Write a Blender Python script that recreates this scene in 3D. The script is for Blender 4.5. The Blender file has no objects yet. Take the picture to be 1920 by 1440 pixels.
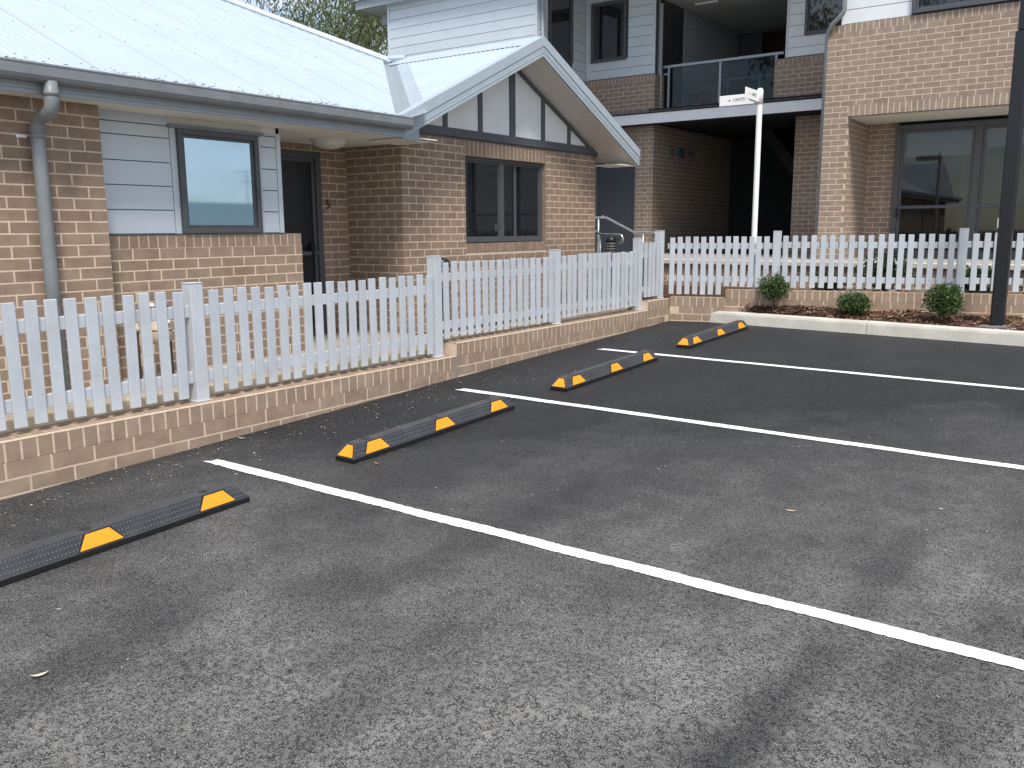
import bpy, bmesh, math, random
from mathutils import Matrix, Vector
random.seed(7)
S = bpy.context.scene
C = S.collection
# ------------------------------------------------------------------ camera
CAMZ = 1.476
YAW, PIT, ROL = math.radians(35.496), math.radians(10.042), math.radians(-0.362)
F_PX = 1640.9                                    # focal length for a 1920 px wide picture
fw = Vector((-math.sin(YAW)*math.cos(PIT), math.cos(YAW)*math.cos(PIT), -math.sin(PIT)))
rt = Vector((math.cos(YAW), math.sin(YAW), 0)); up = rt.cross(fw)
r2 = rt*math.cos(ROL) + up*math.sin(ROL); u2 = -rt*math.sin(ROL) + up*math.cos(ROL)
cd = bpy.data.cameras.new('camera'); cam = bpy.data.objects.new('camera', cd); C.objects.link(cam)
cam.matrix_world = Matrix(((r2.x, u2.x, -fw.x, 0), (r2.y, u2.y, -fw.y, 0), (r2.z, u2.z, -fw.z, CAMZ), (0, 0, 0, 1)))
cd.sensor_width = 36; cd.lens = 36*F_PX/1920; cd.clip_end = 2000
S.camera = cam
S.render.resolution_x, S.render.resolution_y = 1024, 768
# ------------------------------------------------------------------ sky, sun, exposure
SUN_EL, SUN_AZ = math.radians(56), math.atan2(0.72, -0.62)     # azimuth of the sun as atan2(x, y)
SUN_STR, SKY_STR, EXPOSURE = 2.4, 0.092, 0.80
w = bpy.data.worlds.new('World'); S.world = w; w.use_nodes = True
nt = w.node_tree; nt.nodes.clear()
def nn(t, typ, **kw):
    n = t.nodes.new(typ)
    for k, v in kw.items(): setattr(n, k, v)
    return n
sky = nn(nt, 'ShaderNodeTexSky', sky_type='NISHITA', sun_disc=False)
sky.sun_elevation = SUN_EL; sky.sun_rotation = SUN_AZ; sky.air_density = 1.0; sky.dust_density = .4
tc = nn(nt, 'ShaderNodeTexCoord')
mp = nn(nt, 'ShaderNodeMapping'); mp.inputs['Scale'].default_value = (1, 1, 2.2)
no = nn(nt, 'ShaderNodeTexNoise'); no.inputs['Scale'].default_value = 2.3; no.inputs['Detail'].default_value = 9; no.inputs['Roughness'].default_value = .6
rp = nn(nt, 'ShaderNodeValToRGB'); rp.color_ramp.elements[0].position = .40; rp.color_ramp.elements[1].position = .60
mx = nn(nt, 'ShaderNodeMixRGB'); mx.inputs['Color2'].default_value = (8.6, 8.6, 8.7, 1)
bg = nn(nt, 'ShaderNodeBackground'); bg.inputs['Strength'].default_value = SKY_STR
wo = nn(nt, 'ShaderNodeOutputWorld')
L = nt.links.new
L(tc.outputs['Generated'], mp.inputs['Vector']); L(mp.outputs['Vector'], no.inputs['Vector']); L(no.outputs['Fac'], rp.inputs['Fac'])
L(rp.outputs['Color'], mx.inputs['Fac']); L(sky.outputs['Color'], mx.inputs['Color1']); L(mx.outputs['Color'], bg.inputs['Color']); L(bg.outputs['Background'], wo.inputs['Surface'])
sd = bpy.data.lights.new('sun', 'SUN'); sun = bpy.data.objects.new('sun', sd); C.objects.link(sun)
sd.energy = SUN_STR; sd.angle = math.radians(14); sd.color = (1, .945, .865)
sv = Vector((math.sin(SUN_AZ)*math.cos(SUN_EL), math.cos(SUN_AZ)*math.cos(SUN_EL), math.sin(SUN_EL)))
sun.rotation_euler = sv.to_track_quat('Z', 'Y').to_euler(); sun.location = (0, 0, 30)
S.view_settings.view_transform = 'Standard'; S.view_settings.look = 'None'; S.view_settings.gamma = 1
S.view_settings.exposure = EXPOSURE; S.view_settings.use_curve_mapping = False
S.render.engine = 'CYCLES'

# ------------------------------------------------------------------ materials
class MT:
    def __init__(s, name):
        s.m = bpy.data.materials.new(name); s.m.use_nodes = True; s.t = s.m.node_tree
        s.b = s.t.nodes['Principled BSDF']
    def n(s, typ, **kw): return nn(s.t, typ, **kw)
    def l(s, a, b): s.t.links.new(a, b)
    def noise(s, scale, detail=3, rough=.5, vec=None, dim='3D'):
        n = s.n('ShaderNodeTexNoise', noise_dimensions=dim); n.inputs['Scale'].default_value = scale
        n.inputs['Detail'].default_value = detail; n.inputs['Roughness'].default_value = rough
        if vec is None: vec = s.pos()
        s.l(vec, n.inputs['Vector']); return n.outputs['Fac']
    def pos(s):
        if not hasattr(s, 'g'): s.g = s.n('ShaderNodeNewGeometry')
        return s.g.outputs['Position']
    def obj(s):
        if not hasattr(s, 'c'): s.c = s.n('ShaderNodeTexCoord')
        return s.c.outputs['Object']
    def rnd(s):                                   # one random value per object and per piece
        if not hasattr(s, 'g'): s.g = s.n('ShaderNodeNewGeometry')
        o = s.n('ShaderNodeObjectInfo'); a = s.math('ADD', o.outputs['Random'], s.g.outputs['Random Per Island'])
        return s.math('FRACT', s.math('MULTIPLY', a, 7.31))
    def math(s, op, a, b=None, c=None):
        n = s.n('ShaderNodeMath', operation=op)
        for i, v in enumerate((a, b, c)):
            if v is None: continue
            if isinstance(v, (int, float)): n.inputs[i].default_value = v
            else: s.l(v, n.inputs[i])
        return n.outputs[0]
    def ramp(s, f, stops):
        r = s.n('ShaderNodeValToRGB'); e = r.color_ramp.elements
        while len(e) < len(stops): e.new(.5)
        for i, (p, c) in enumerate(stops):
            e[i].position = p; e[i].color = (c if isinstance(c, tuple) else (c, c, c)) + (1,)
        s.l(f, r.inputs['Fac']); return r.outputs['Color']
    def mix(s, f, a, b, mode='MIX'):
        m = s.n('ShaderNodeMixRGB', blend_type=mode)
        for i, v in ((0, f), (1, a), (2, b)):
            if isinstance(v, (int, float)): m.inputs[i].default_value = v if i == 0 else (v, v, v, 1)
            elif isinstance(v, tuple): m.inputs[i].default_value = v + (1,)
            else: s.l(v, m.inputs[i])
        return m.outputs[0]
    def bump(s, h, st=.3, d=.01, prev=None):
        b = s.n('ShaderNodeBump'); b.inputs['Strength'].default_value = st; b.inputs['Distance'].default_value = d
        s.l(h, b.inputs['Height']); s.l(b.outputs[0], s.b.inputs['Normal']); return b
    def set(s, color=None, rough=None, metal=None, spec=None):
        for k, v in (('Base Color', color), ('Roughness', rough), ('Metallic', metal), ('Specular IOR Level', spec)):
            if v is None: continue
            if isinstance(v, (int, float)): s.b.inputs[k].default_value = v
            elif isinstance(v, tuple): s.b.inputs[k].default_value = v + (1,)
            else: s.l(v, s.b.inputs[k])
        return s.m
M = {}
def brick_mat(name, lo, hi, third, fleck=.5, stain=.10):
    t = MT(name); r = t.rnd()
    base = t.ramp(r, [(0, lo), (.35, hi), (.7, lo), (.88, third), (1, hi)])
    v = t.noise(9, 4, .6); base = t.mix(.55, base, t.ramp(v, [(.25, .55), (.75, 1.25)]), 'MULTIPLY')
    e = t.noise(2.4, 6, .7); base = t.mix(t.ramp(e, [(.56, 0.0), (.74, stain)]), base, (.46, .39, .33))
    g2 = t.noise(1.3, 5, .65); base = t.mix(t.ramp(g2, [(.55, 0.0), (.75, stain*.8)]), base, (.10, .075, .06))
    f = t.noise(110, 2, .5); base = t.mix(t.ramp(f, [(.70, 0.0), (.745, fleck)]), base, (.62, .55, .48))
    d = t.noise(75, 2, .5, t.obj()); base = t.mix(t.ramp(d, [(.25, .55), (.32, 0.0)]), base, (.035, .03, .028))
    t.bump(t.noise(160, 4, .7), .35, .004)
    return t.set(base, .88, spec=.3)
M['brick'] = brick_mat('brick', (.265, .193, .143), (.300, .222, .168), (.256, .180, .138))
M['brick_low'] = brick_mat('brick_low', (.312, .230, .170), (.345, .258, .194), (.318, .230, .172), .4, .26)
M['brick_far'] = brick_mat('brick_far', (.285, .221, .177), (.318, .250, .203), (.280, .210, .174), .15)
def mortar_mat(name, col):
    t = MT(name); c = t.mix(.5, col, t.ramp(t.noise(14, 5, .6), [(.3, .65), (.7, 1.15)]), 'MULTIPLY')
    t.bump(t.noise(240, 3, .7), .4, .003); return t.set(c, .95, spec=.2)
M['mortar'] = mortar_mat('mortar', (.62, .50, .385))
def paint(name, col, rough=.5, dirt=.15, scale=6, spec=.4):
    t = MT(name); c = t.mix(dirt, col, t.ramp(t.noise(scale, 5, .65), [(.3, .5), (.7, 1.15)]), 'MULTIPLY')
    r = t.ramp(t.noise(scale*3, 3), [(.3, rough-.07), (.7, rough+.08)])
    return t.set(c, r, spec=spec)
def fence_mat():
    t = MT('fence_paint'); r = t.rnd()
    c = t.mix(.5, (.500, .535, .580), t.ramp(r, [(0, .88), (1, 1.06)]), 'MULTIPLY')
    st = t.noise(5, 6, .7)
    c = t.mix(.30, c, t.ramp(st, [(.30, .62), (.62, 1.08)]), 'MULTIPLY')
    sp = t.noise(60, 3, .6); c = t.mix(t.ramp(sp, [(.62, 0.0), (.76, .40)]), c, (.30, .29, .26)); dr = t.noise(2.2, 6, .75); c = t.mix(t.ramp(dr, [(.55, 0.0), (.78, .30)]), c, (.36, .34, .29))
    t.bump(t.noise(40, 4, .6), .12, .003); return t.set(c, .52, spec=.35)
M['fence'] = fence_mat()
M['clad'] = paint('cladding', (.545, .605, .665), .55, .12, 3)
M['clad_white'] = paint('cladding_white', (.70, .73, .76), .55, .1, 3)
M['panel'] = paint('gable_panel', (.74, .77, .80), .6, .12, 4)
M['trim'] = paint('dark_trim', (.085, .098, .115), .5, .2, 5)
M['frame'] = paint('window_frame', (.080, .086, .096), .4, .2, 8)
M['gutter'] = paint('gutter_grey', (.205, .225, .242), .38, .35, 7)
M['fascia'] = paint('fascia_blue_grey', (.31, .35, .385), .42, .15, 6)
M['barge'] = paint('barge_pale', (.37, .44, .495), .42, .12, 5)
M['soffit'] = paint('soffit_cream', (.74, .71, .65), .7, .15, 5)
M['white'] = paint('white_enamel', (.86, .87, .87), .4, .06, 9)
M['door'] = paint('door_charcoal', (.052, .060, .075), .45, .2, 6)
M['black'] = paint('black_paint', (.012, .014, .018), .35, .3, 9)
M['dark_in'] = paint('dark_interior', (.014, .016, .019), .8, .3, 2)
M['lamp_dome'] = paint('opal_dome', (.62, .61, .58), .3, .1, 6)
M['red'] = paint('red_enamel', (.42, .018, .015), .3, .2, 9)
M['tan'] = paint('meter_beige', (.45, .37, .28), .5, .25, 14)
M['meter_pipe'] = paint('meter_pipe', (.10, .075, .06), .5, .3, 14)
M['number'] = paint('number_brown', (.05, .022, .016), .5, .2, 9)
M['text'] = paint('sign_text', (.12, .13, .13), .6, .1, 9)
def steel():
    t = MT('galvanised_steel'); t.set(t.ramp(t.noise(30, 3), [(.3, (.42, .44, .46)), (.7, (.62, .64, .66))]), .32, .9); return t.m
M['steel'] = steel()
def roofm():
    t = MT('roof_steel'); c = t.mix(.25, (.385, .465, .535), t.ramp(t.noise(1.6, 5, .6), [(.3, .75), (.7, 1.1)]), 'MULTIPLY')
    c = t.mix(t.ramp(t.noise(22, 5, .7), [(.62, 0.0), (.80, .35)]), c, (.40, .39, .36))
    t.b.inputs['Coat Weight'].default_value = .25; t.b.inputs['Coat Roughness'].default_value = .3
    return t.set(c, .42, .0, spec=.6)
M['roof'] = roofm()
M['valley'] = paint('valley_steel', (.25, .29, .335), .38, .4, 20)
def concrete(name, col, var=.5):
    t = MT(name); c = t.mix(var, col, t.ramp(t.noise(3.5, 7, .65), [(.28, .55), (.72, 1.18)]), 'MULTIPLY')
    c = t.mix(t.ramp(t.noise(30, 5, .75), [(.60, 0.0), (.74, .30)]), c, tuple(x*.45 for x in col))
    t.bump(t.noise(55, 6, .7), .3, .006); return t.set(c, .9, spec=.25)
M['kerb'] = concrete('kerb_concrete', (.58, .555, .50), .45)
M['concrete'] = concrete('path_concrete', (.40, .385, .35))
M['cream'] = concrete('cream_concrete', (.80, .70, .53), .2)
def glass(name, tint, rough=.02, spec=.5):
    t = MT(name); t.set(tint, rough, 0, spec); t.b.inputs['IOR'].default_value = 1.52
    t.b.inputs['Coat Weight'].default_value = 1.0; t.b.inputs['Coat Roughness'].default_value = .015; t.b.inputs['Coat IOR'].default_value = 1.6
    return t.m
M['glass_dark'] = glass('glass_dark', (.010, .012, .016))
def mirror_glass():
    t = MT('glass_sky_tint'); t.set((.33, .455, .575), .03, .85, .5); return t.m   # mirror pane; the blue of the reflected sky is put into its tint
M['glass_sky_tint'] = mirror_glass()
def clear_glass(name='glass_clear', ior=1.42):
    t = MT(name); t.t.nodes.remove(t.b)
    tr = t.n('ShaderNodeBsdfTransparent'); tr.inputs['Color'].default_value = (.60, .63, .66, 1)
    gl = t.n('ShaderNodeBsdfGlossy'); gl.inputs['Roughness'].default_value = .015
    fr = t.n('ShaderNodeFresnel'); fr.inputs['IOR'].default_value = ior
    mxs = t.n('ShaderNodeMixShader'); t.l(fr.outputs[0], mxs.inputs[0]); t.l(tr.outputs[0], mxs.inputs[1]); t.l(gl.outputs[0], mxs.inputs[2])
    t.l(mxs.outputs[0], t.t.nodes['Material Output'].inputs['Surface']); return t.m
M['glass_clear'] = clear_glass(); M['glass_door'] = clear_glass('glass_door', 1.6)
SCUFFS = [(-.79, 1.5, -.69, 4.3, .10, .75), (-2.45, 1.9, -2.1, 5.0, .26, .5)]
def asphalt():
    t = MT('asphalt'); P = t.pos()
    sx = t.n('ShaderNodeSeparateXYZ'); t.l(P, sx.inputs[0])
    # two lays: dense fresh binder up the lot and along the wall, open dusty stone nearer; lower-right glare is painted in too
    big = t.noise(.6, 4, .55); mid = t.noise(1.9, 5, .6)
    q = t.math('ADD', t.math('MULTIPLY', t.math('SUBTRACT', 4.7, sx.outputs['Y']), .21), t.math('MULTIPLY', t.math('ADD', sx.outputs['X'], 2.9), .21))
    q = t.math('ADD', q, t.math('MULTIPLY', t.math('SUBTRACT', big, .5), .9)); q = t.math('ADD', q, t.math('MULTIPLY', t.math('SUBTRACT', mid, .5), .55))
    dust_glare = t.ramp(t.math('ADD', q, .05), [(.0, .0), (.45, .45), (.90, 1.0)])
    ag = t.n('ShaderNodeTexVoronoi', feature='F1'); ag.inputs['Scale'].default_value = 138; t.l(P, ag.inputs['Vector'])
    agd = t.ramp(ag.outputs['Distance'], [(.40, 1.0), (.78, .0)])
    hs = t.n('ShaderNodeSeparateColor'); t.l(ag.outputs['Color'], hs.inputs[0])
    stone = t.ramp(hs.outputs[0], [(0, (.070, .070, .070)), (.45, (.112, .111, .110)), (.82, (.160, .159, .156)), (.965, (.23, .226, .22)), (1, (.34, .335, .325))])
    dark_st = t.ramp(hs.outputs[0], [(0, (.012, .0132, .0158)), (.6, (.0185, .0203, .0240)), (.93, (.036, .038, .043)), (1, (.11, .11, .11))])
    binder = t.mix(dust_glare, (.010, .011, .013), (.032, .032, .032))
    film = t.math('MULTIPLY', dust_glare, t.ramp(t.noise(6, 6, .7), [(.30, .25), (.72, .85)]))
    st = t.mix(film, t.mix(dust_glare, dark_st, stone), t.ramp(t.noise(2.6, 6, .65), [(.3, (.185, .183, .179)), (.7, (.375, .368, .355))]))  # pale film tone carries painted lower-right glare as well as dust
    fill = t.math('MULTIPLY', t.math('MULTIPLY', dust_glare, .75), t.ramp(t.noise(48, 4, .6), [(.36, .0), (.56, 1.0)]))   # dust packed into some of the gaps
    full = t.math('MAXIMUM', agd, fill)
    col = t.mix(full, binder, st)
    # darker binder-rich areas: loose blotches, and one long scuff across the nearest bays
    wv = t.n('ShaderNodeTexNoise'); wv.inputs['Scale'].default_value = .95; wv.inputs['Detail'].default_value = 6; wv.inputs['Roughness'].default_value = .62
    vm = t.n('ShaderNodeMapping'); vm.inputs['Scale'].default_value = (1.5, .8, 1); vm.inputs['Rotation'].default_value = (0, 0, .5); vm.inputs['Location'].default_value = (3.1, 1.7, 0); t.l(P, vm.inputs['Vector']); t.l(vm.outputs[0], wv.inputs['Vector'])
    rich = t.mix(agd, (.012, .013, .015), (.045, .046, .048))
    col = t.mix(t.ramp(wv.outputs['Fac'], [(.48, 0.0), (.66, .60)]), col, rich)
    jx = t.math('ADD', sx.outputs['X'], t.math('MULTIPLY', t.math('SUBTRACT', t.noise(3.2, 5, .65), .5), .22))
    for (ax, ay, bx, by, wdt, st) in SCUFFS:
        k = (bx-ax)/(by-ay)
        dx = t.math('ABSOLUTE', t.math('SUBTRACT', jx, t.math('ADD', t.math('MULTIPLY', t.math('SUBTRACT', sx.outputs['Y'], ay), k), ax)))
        m1 = t.math('MULTIPLY', t.ramp(t.math('DIVIDE', dx, wdt*2), [(.0, st), (.25, st*.75), (.5, 0.0)]), t.ramp(t.noise(1.4, 3, .6), [(.34, .25), (.55, 1.0)]))
        yy = t.math('DIVIDE', t.math('SUBTRACT', sx.outputs['Y'], min(ay, by)), abs(by-ay))
        m2 = t.ramp(yy, [(0, 0.0), (.12, 1.0), (.8, 1.0), (1, 0.0)])
        col = t.mix(t.math('MULTIPLY', m1, m2), col, rich)
    h = t.math('ADD', t.math('MULTIPLY', full, t.math('ADD', dust_glare, .15)), t.math('MULTIPLY', t.noise(38, 4, .7), .8))
    t.bump(h, .9, .010)
    return t.set(col, t.ramp(dust_glare, [(0, .60), (1, .75)]), spec=.32)
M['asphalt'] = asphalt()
def linep():
    t = MT('line_paint'); wear = t.mix(1.0, t.ramp(t.noise(24, 6, .75), [(.58, 0.0), (.78, .55)]), t.ramp(t.noise(190, 3, .6), [(.64, 0.0), (.72, .6)]), 'ADD')
    c = t.mix(wear, (.84, .84, .83), (.35, .35, .34)); t.bump(t.noise(90, 4, .7), .5, .005); return t.set(c, .6, spec=.3)
M['line'] = linep()
def rubber():
    t = MT('stop_rubber'); P = t.obj()
    sx = t.n('ShaderNodeSeparateXYZ'); t.l(P, sx.inputs[0])
    a = t.math('SINE', t.math('MULTIPLY', sx.outputs['Y'], 2*math.pi/.0165)); b = t.math('SINE', t.math('MULTIPLY', sx.outputs['X'], 2*math.pi/.0115))
    st = t.math('MAXIMUM', t.math('MULTIPLY', t.math('ADD', a, 1), t.math('ADD', b, 1)), 0)
    tip = t.ramp(t.math('MULTIPLY', st, .25), [(.50, 0.0), (.80, 1.0)])
    c = t.mix(tip, (.030, .032, .038), (.125, .130, .142)); c = t.mix(t.ramp(t.noise(9, 5, .7), [(.45, 0.0), (.75, .55)]), c, (.085, .083, .080))
    t.bump(tip, .9, .004); return t.set(c, .42, spec=.6)
M['rubber'] = rubber()
M['rubber_plain'] = paint('stop_rubber_plain', (.010, .010, .011), .6, .3, 12)
M['yellow'] = paint('reflector_yellow', (.90, .335, .018), .38, .12, 14)
def mulchm():
    t = MT('mulch'); c = t.ramp(t.noise(45, 5, .8), [(.3, (.040, .024, .017)), (.5, (.12, .066, .045)), (.7, (.20, .125, .088))])
    t.bump(t.noise(60, 5, .8), 1.0, .03); return t.set(c, .95, spec=.1)
M['mulch'] = mulchm()
def chipm():
    t = MT('mulch_chip'); c = t.ramp(t.rnd(), [(0, (.050, .030, .021)), (.4, (.15, .085, .056)), (.8, (.27, .17, .115)), (1, (.42, .32, .23))]); return t.set(c, .9, spec=.1)
M['chip'] = chipm()
def littm():
    t = MT('litter'); c = t.ramp(t.rnd(), [(0, (.30, .24, .16)), (.4, (.50, .45, .36)), (.75, (.66, .62, .54)), (1, (.33, .17, .08))]); return t.set(c, .8, spec=.2)
M['litter'] = littm()
def leafm(name, cols):
    t = MT(name); r = t.rnd(); c = t.ramp(r, [(i/(len(cols)-1), q) for i, q in enumerate(cols)])
    t.b.inputs['Subsurface Weight'].default_value = 0; m = t.set(c, .5, spec=.4)
    tl = t.n('ShaderNodeBsdfTranslucent'); t.l(c, tl.inputs['Color']); ms = t.n('ShaderNodeMixShader'); ms.inputs[0].default_value = .35
    out = t.t.nodes['Material Output']; t.l(t.b.outputs[0], ms.inputs[1]); t.l(tl.outputs[0], ms.inputs[2]); t.l(ms.outputs[0], out.inputs['Surface']); return m
M['leaf_gum'] = leafm('leaf_gum', [(.050, .078, .030), (.085, .118, .045), (.135, .17, .07), (.20, .215, .09)])
M['leaf_shrub'] = leafm('leaf_shrub', [(.028, .058, .018), (.052, .098, .030), (.090, .150, .045), (.14, .19, .065)])
M['leaf_dark'] = leafm('leaf_dark', [(.014, .035, .012), (.026, .06, .02), (.05, .10, .03)])
M['bark'] = paint('bark', (.16, .125, .10), .9, .6, 8)
M['stem'] = paint('stem', (.07, .05, .035), .9, .4, 20)
M['roof_green'] = paint('roof_greygreen', (.22, .27, .25), .5, .3, 2)
M['render'] = paint('render_cream', (.55, .52, .46), .8, .2, 2)

# ------------------------------------------------------------------ geometry helpers
W = {}                                             # object -> world matrix
def link(name, data, parent=None, Mw=None):
    o = bpy.data.objects.new(name, data); C.objects.link(o)
    Mw = Mw or Matrix.Identity(4); W[o] = Mw
    if parent is not None:
        o.parent = parent; o.matrix_local = W[parent].inverted() @ Mw
    else: o.matrix_local = Mw
    return o
def T(x, y, z): return Matrix.Translation((x, y, z))
def tag(o, label, cat, group=None):
    o['label'] = label; o['category'] = cat
    if group: o['group'] = group
    return o
def root(name, loc, label, cat, group=None): return tag(link(name, None, None, T(*loc)), label, cat, group)
class B:                                           # collects faces in world or local space
    def __init__(s): s.v = []; s.f = []
    def add(s, vs, fs):
        n = len(s.v); s.v += [tuple(q) for q in vs]; s.f += [tuple(i+n for i in f) for f in fs]; return s
    def box(s, x0, x1, y0, y1, z0, z1):
        return s.add([(x0,y0,z0),(x1,y0,z0),(x1,y1,z0),(x0,y1,z0),(x0,y0,z1),(x1,y0,z1),(x1,y1,z1),(x0,y1,z1)],
                     [(0,3,2,1),(4,5,6,7),(0,1,5,4),(1,2,6,5),(2,3,7,6),(3,0,4,7)])
    def obox(s, o, u, v, n, lu, lv, ln):             # oriented box: origin corner, three axis vectors, three lengths
        o, u, v, n = Vector(o), Vector(u)*lu, Vector(v)*lv, Vector(n)*ln
        q = [o, o+u, o+u+v, o+v, o+n, o+u+n, o+u+v+n, o+v+n]
        return s.add(q, [(0,3,2,1),(4,5,6,7),(0,1,5,4),(1,2,6,5),(2,3,7,6),(3,0,4,7)])
    def prism(s, poly, a, b):                        # poly: list of 3-vectors (planar), extruded along vector b-a
        n = len(poly); d = Vector(b) - Vector(a)
        vs = [Vector(p) for p in poly] + [Vector(p)+d for p in poly]
        return s.add(vs, [tuple(range(n))[::-1], tuple(range(n, 2*n))] + [(i, (i+1) % n, n+(i+1) % n, n+i) for i in range(n)])
    def tube(s, pts, rad, seg=10, cap=True):
        pts = [Vector(p) for p in pts]; R = rad if isinstance(rad, (list, tuple)) else [rad]*len(pts)
        ring = []; ref = None
        for i, p in enumerate(pts):
            d = (pts[min(i+1, len(pts)-1)] - pts[max(i-1, 0)]).normalized()
            if ref is None: ref = Vector((0, 0, 1)) if abs(d.z) < .9 else Vector((1, 0, 0))
            a = d.cross(ref)
            if a.length < 1e-4: a = d.cross(Vector((0, 1, 0)))
            a.normalize(); b = d.cross(a).normalized(); ref = a.cross(d)
            ring.append([p + (a*math.cos(2*math.pi*k/seg) + b*math.sin(2*math.pi*k/seg))*R[i] for k in range(seg)])
        vs = [q for r in ring for q in r]; fs = []
        for i in range(len(pts)-1):
            for k in range(seg): fs.append((i*seg+k, i*seg+(k+1) % seg, (i+1)*seg+(k+1) % seg, (i+1)*seg+k))
        if cap: fs += [tuple(range(seg))[::-1], tuple((len(pts)-1)*seg+k for k in range(seg))]
        return s.add(vs, fs)
    def lathe(s, prof, c=(0, 0, 0), seg=20):         # prof: (radius, z)
        vs = [(c[0]+r*math.cos(2*math.pi*k/seg), c[1]+r*math.sin(2*math.pi*k/seg), c[2]+z) for r, z in prof for k in range(seg)]
        n = len(prof); fs = [(i*seg+k, i*seg+(k+1) % seg, (i+1)*seg+(k+1) % seg, (i+1)*seg+k) for i in range(n-1) for k in range(seg)]
        fs += [tuple(range(seg))[::-1], tuple((n-1)*seg+k for k in range(seg))]
        return s.add(vs, fs)
    def mesh(s, name, mat, smooth=False, bevel=0):
        me = bpy.data.meshes.new(name); me.from_pydata(s.v, [], s.f)
        bm = bmesh.new(); bm.from_mesh(me); bmesh.ops.recalc_face_normals(bm, faces=bm.faces)
        if bevel: bmesh.ops.bevel(bm, geom=bm.edges[:], offset=bevel, segments=1, affect='EDGES', clamp_overlap=True)
        bm.to_mesh(me); bm.free()
        for m_ in (mat if isinstance(mat, list) else [mat]): me.materials.append(M[m_])
        if smooth:
            for p in me.polygons: p.use_smooth = True
        me.update(); return me
    def obj(s, name, mat, parent=None, smooth=False, bevel=0, Mw=None):
        return link(name, s.mesh(name, mat, smooth, bevel), parent, Mw)
def wpart(name, bb, mat, parent, smooth=False, bevel=0):   # part given in world coordinates, origin set to its own base centre
    xs = [v[0] for v in bb.v]; ys = [v[1] for v in bb.v]; zs = [v[2] for v in bb.v]
    c = Vector(((min(xs)+max(xs))/2, (min(ys)+max(ys))/2, min(zs)))
    bb.v = [(v[0]-c.x, v[1]-c.y, v[2]-c.z) for v in bb.v]
    return bb.obj(name, mat, parent, smooth, bevel, T(*c))
def copy_tree(o, Mw, parent=None):
    c = o.copy(); C.objects.link(c); c.parent = parent; W[c] = Mw
    c.matrix_local = (W[parent].inverted() @ Mw) if parent is not None else Mw
    rel = W[o].inverted()
    for ch in list(o.children): copy_tree(ch, Mw @ rel @ W[ch], c)
    return c
def G(x, y): return .0297*max(-14, min(13, y)) - .01*max(-12, min(12, x))
_iv = cam.matrix_world.inverted()
def area_px(p, l, h):                             # rough size of a piece in the picture, 0 outside it
    q = _iv @ Vector(p)
    if q.z > -.5: return 0
    u = 960 + F_PX*q.x/-q.z; v = 720 - F_PX*q.y/-q.z
    if u < -60 or u > 1980 or v < -60 or v > 1500: return 0
    return l*h/(q.z*q.z)

# ------------------------------------------------------------------ brickwork
BH, BL, JT, CO = .076, .23, .0112, .0857
_bm = {}
def brick_mesh(l, h, d, mat):
    k = (round(l/.004)*.004, round(h, 3), round(d, 3), mat)
    if k not in _bm:
        l = k[0]; c = .0013; b = B()
        b.add([(-l/2,-d,-h/2),(l/2,-d,-h/2),(l/2,-d,h/2),(-l/2,-d,h/2),(-l/2,-c,-h/2),(l/2,-c,-h/2),(l/2,-c,h/2),(-l/2,-c,h/2),
               (-l/2+c,0,-h/2+c),(l/2-c,0,-h/2+c),(l/2-c,0,h/2-c),(-l/2+c,0,h/2-c)],
              [(8,9,10,11),(4,5,9,8),(5,6,10,9),(6,7,11,10),(7,4,8,11),(0,1,5,4),(1,2,6,5),(2,3,7,6),(3,0,4,7)])
        _bm[k] = b.mesh('brick', mat)
    return _bm[k]
class Bricks:                                      # all bricks of one thing; the 300 largest in view become objects
    def __init__(s): s.r = []
    def put(s, part, M_, l, h, d, mat): s.r.append((area_px(M_.translation, l, h), part, M_, l, h, d, mat))
    def finish(s, thing, limit=300):
        s.r.sort(key=lambda q: -q[0]); rest = {}
        for i, (a, part, M_, l, h, d, mat) in enumerate(s.r):
            if i < limit and a > 0: link('brick', brick_mesh(l, h, d, mat), part, M_)
            else: rest.setdefault(mat, []).append((M_, l, h, d))
        for mat, lst in rest.items():
            b = B()
            for M_, l, h, d in lst:
                me = brick_mesh(l, h, d, mat); b.add([M_ @ v.co for v in me.vertices], [tuple(p.vertices) for p in me.polygons])
            o = wpart('brickwork', b, mat, thing); o['kind'] = 'stuff'
def frame_of(P0, u, n):                           # matrix with local x along the wall, y out of the wall, z up
    u = Vector((u[0], u[1], 0)).normalized(); n = Vector((n[0], n[1], 0)).normalized()
    return Matrix(((u.x, n.x, 0, P0[0]), (u.y, n.y, 0, P0[1]), (0, 0, 1, 0), (0, 0, 0, 1)))
def subtract(iv, cuts):
    for a, b in cuts:
        out = []
        for s0, s1 in iv:
            if b <= s0 or a >= s1: out.append((s0, s1)); continue
            if a > s0: out.append((s0, a))
            if b < s1: out.append((b, s1))
        iv = out
    return iv
def mortar(thing, F, L_, z0, z1, holes, th=.10, mat='mortar', name='wall', rec=.0012):
    ss = sorted({0, L_} | {a for h in holes for a in h[:2] if 0 < a < L_}); zs = sorted({z0, z1} | {a for h in holes for a in h[2:] if z0 < a < z1})
    b = B()
    for i in range(len(ss)-1):
        for j in range(len(zs)-1):
            cs, cz = (ss[i]+ss[i+1])/2, (zs[j]+zs[j+1])/2
            if any(h[0] < cs < h[1] and h[2] < cz < h[3] for h in holes): continue
            q = B().box(ss[i], ss[i+1], -rec-th, -rec, zs[j], zs[j+1]); b.add([F @ Vector(v) for v in q.v], q.f)
    return wpart(name, b, mat, thing)
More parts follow.
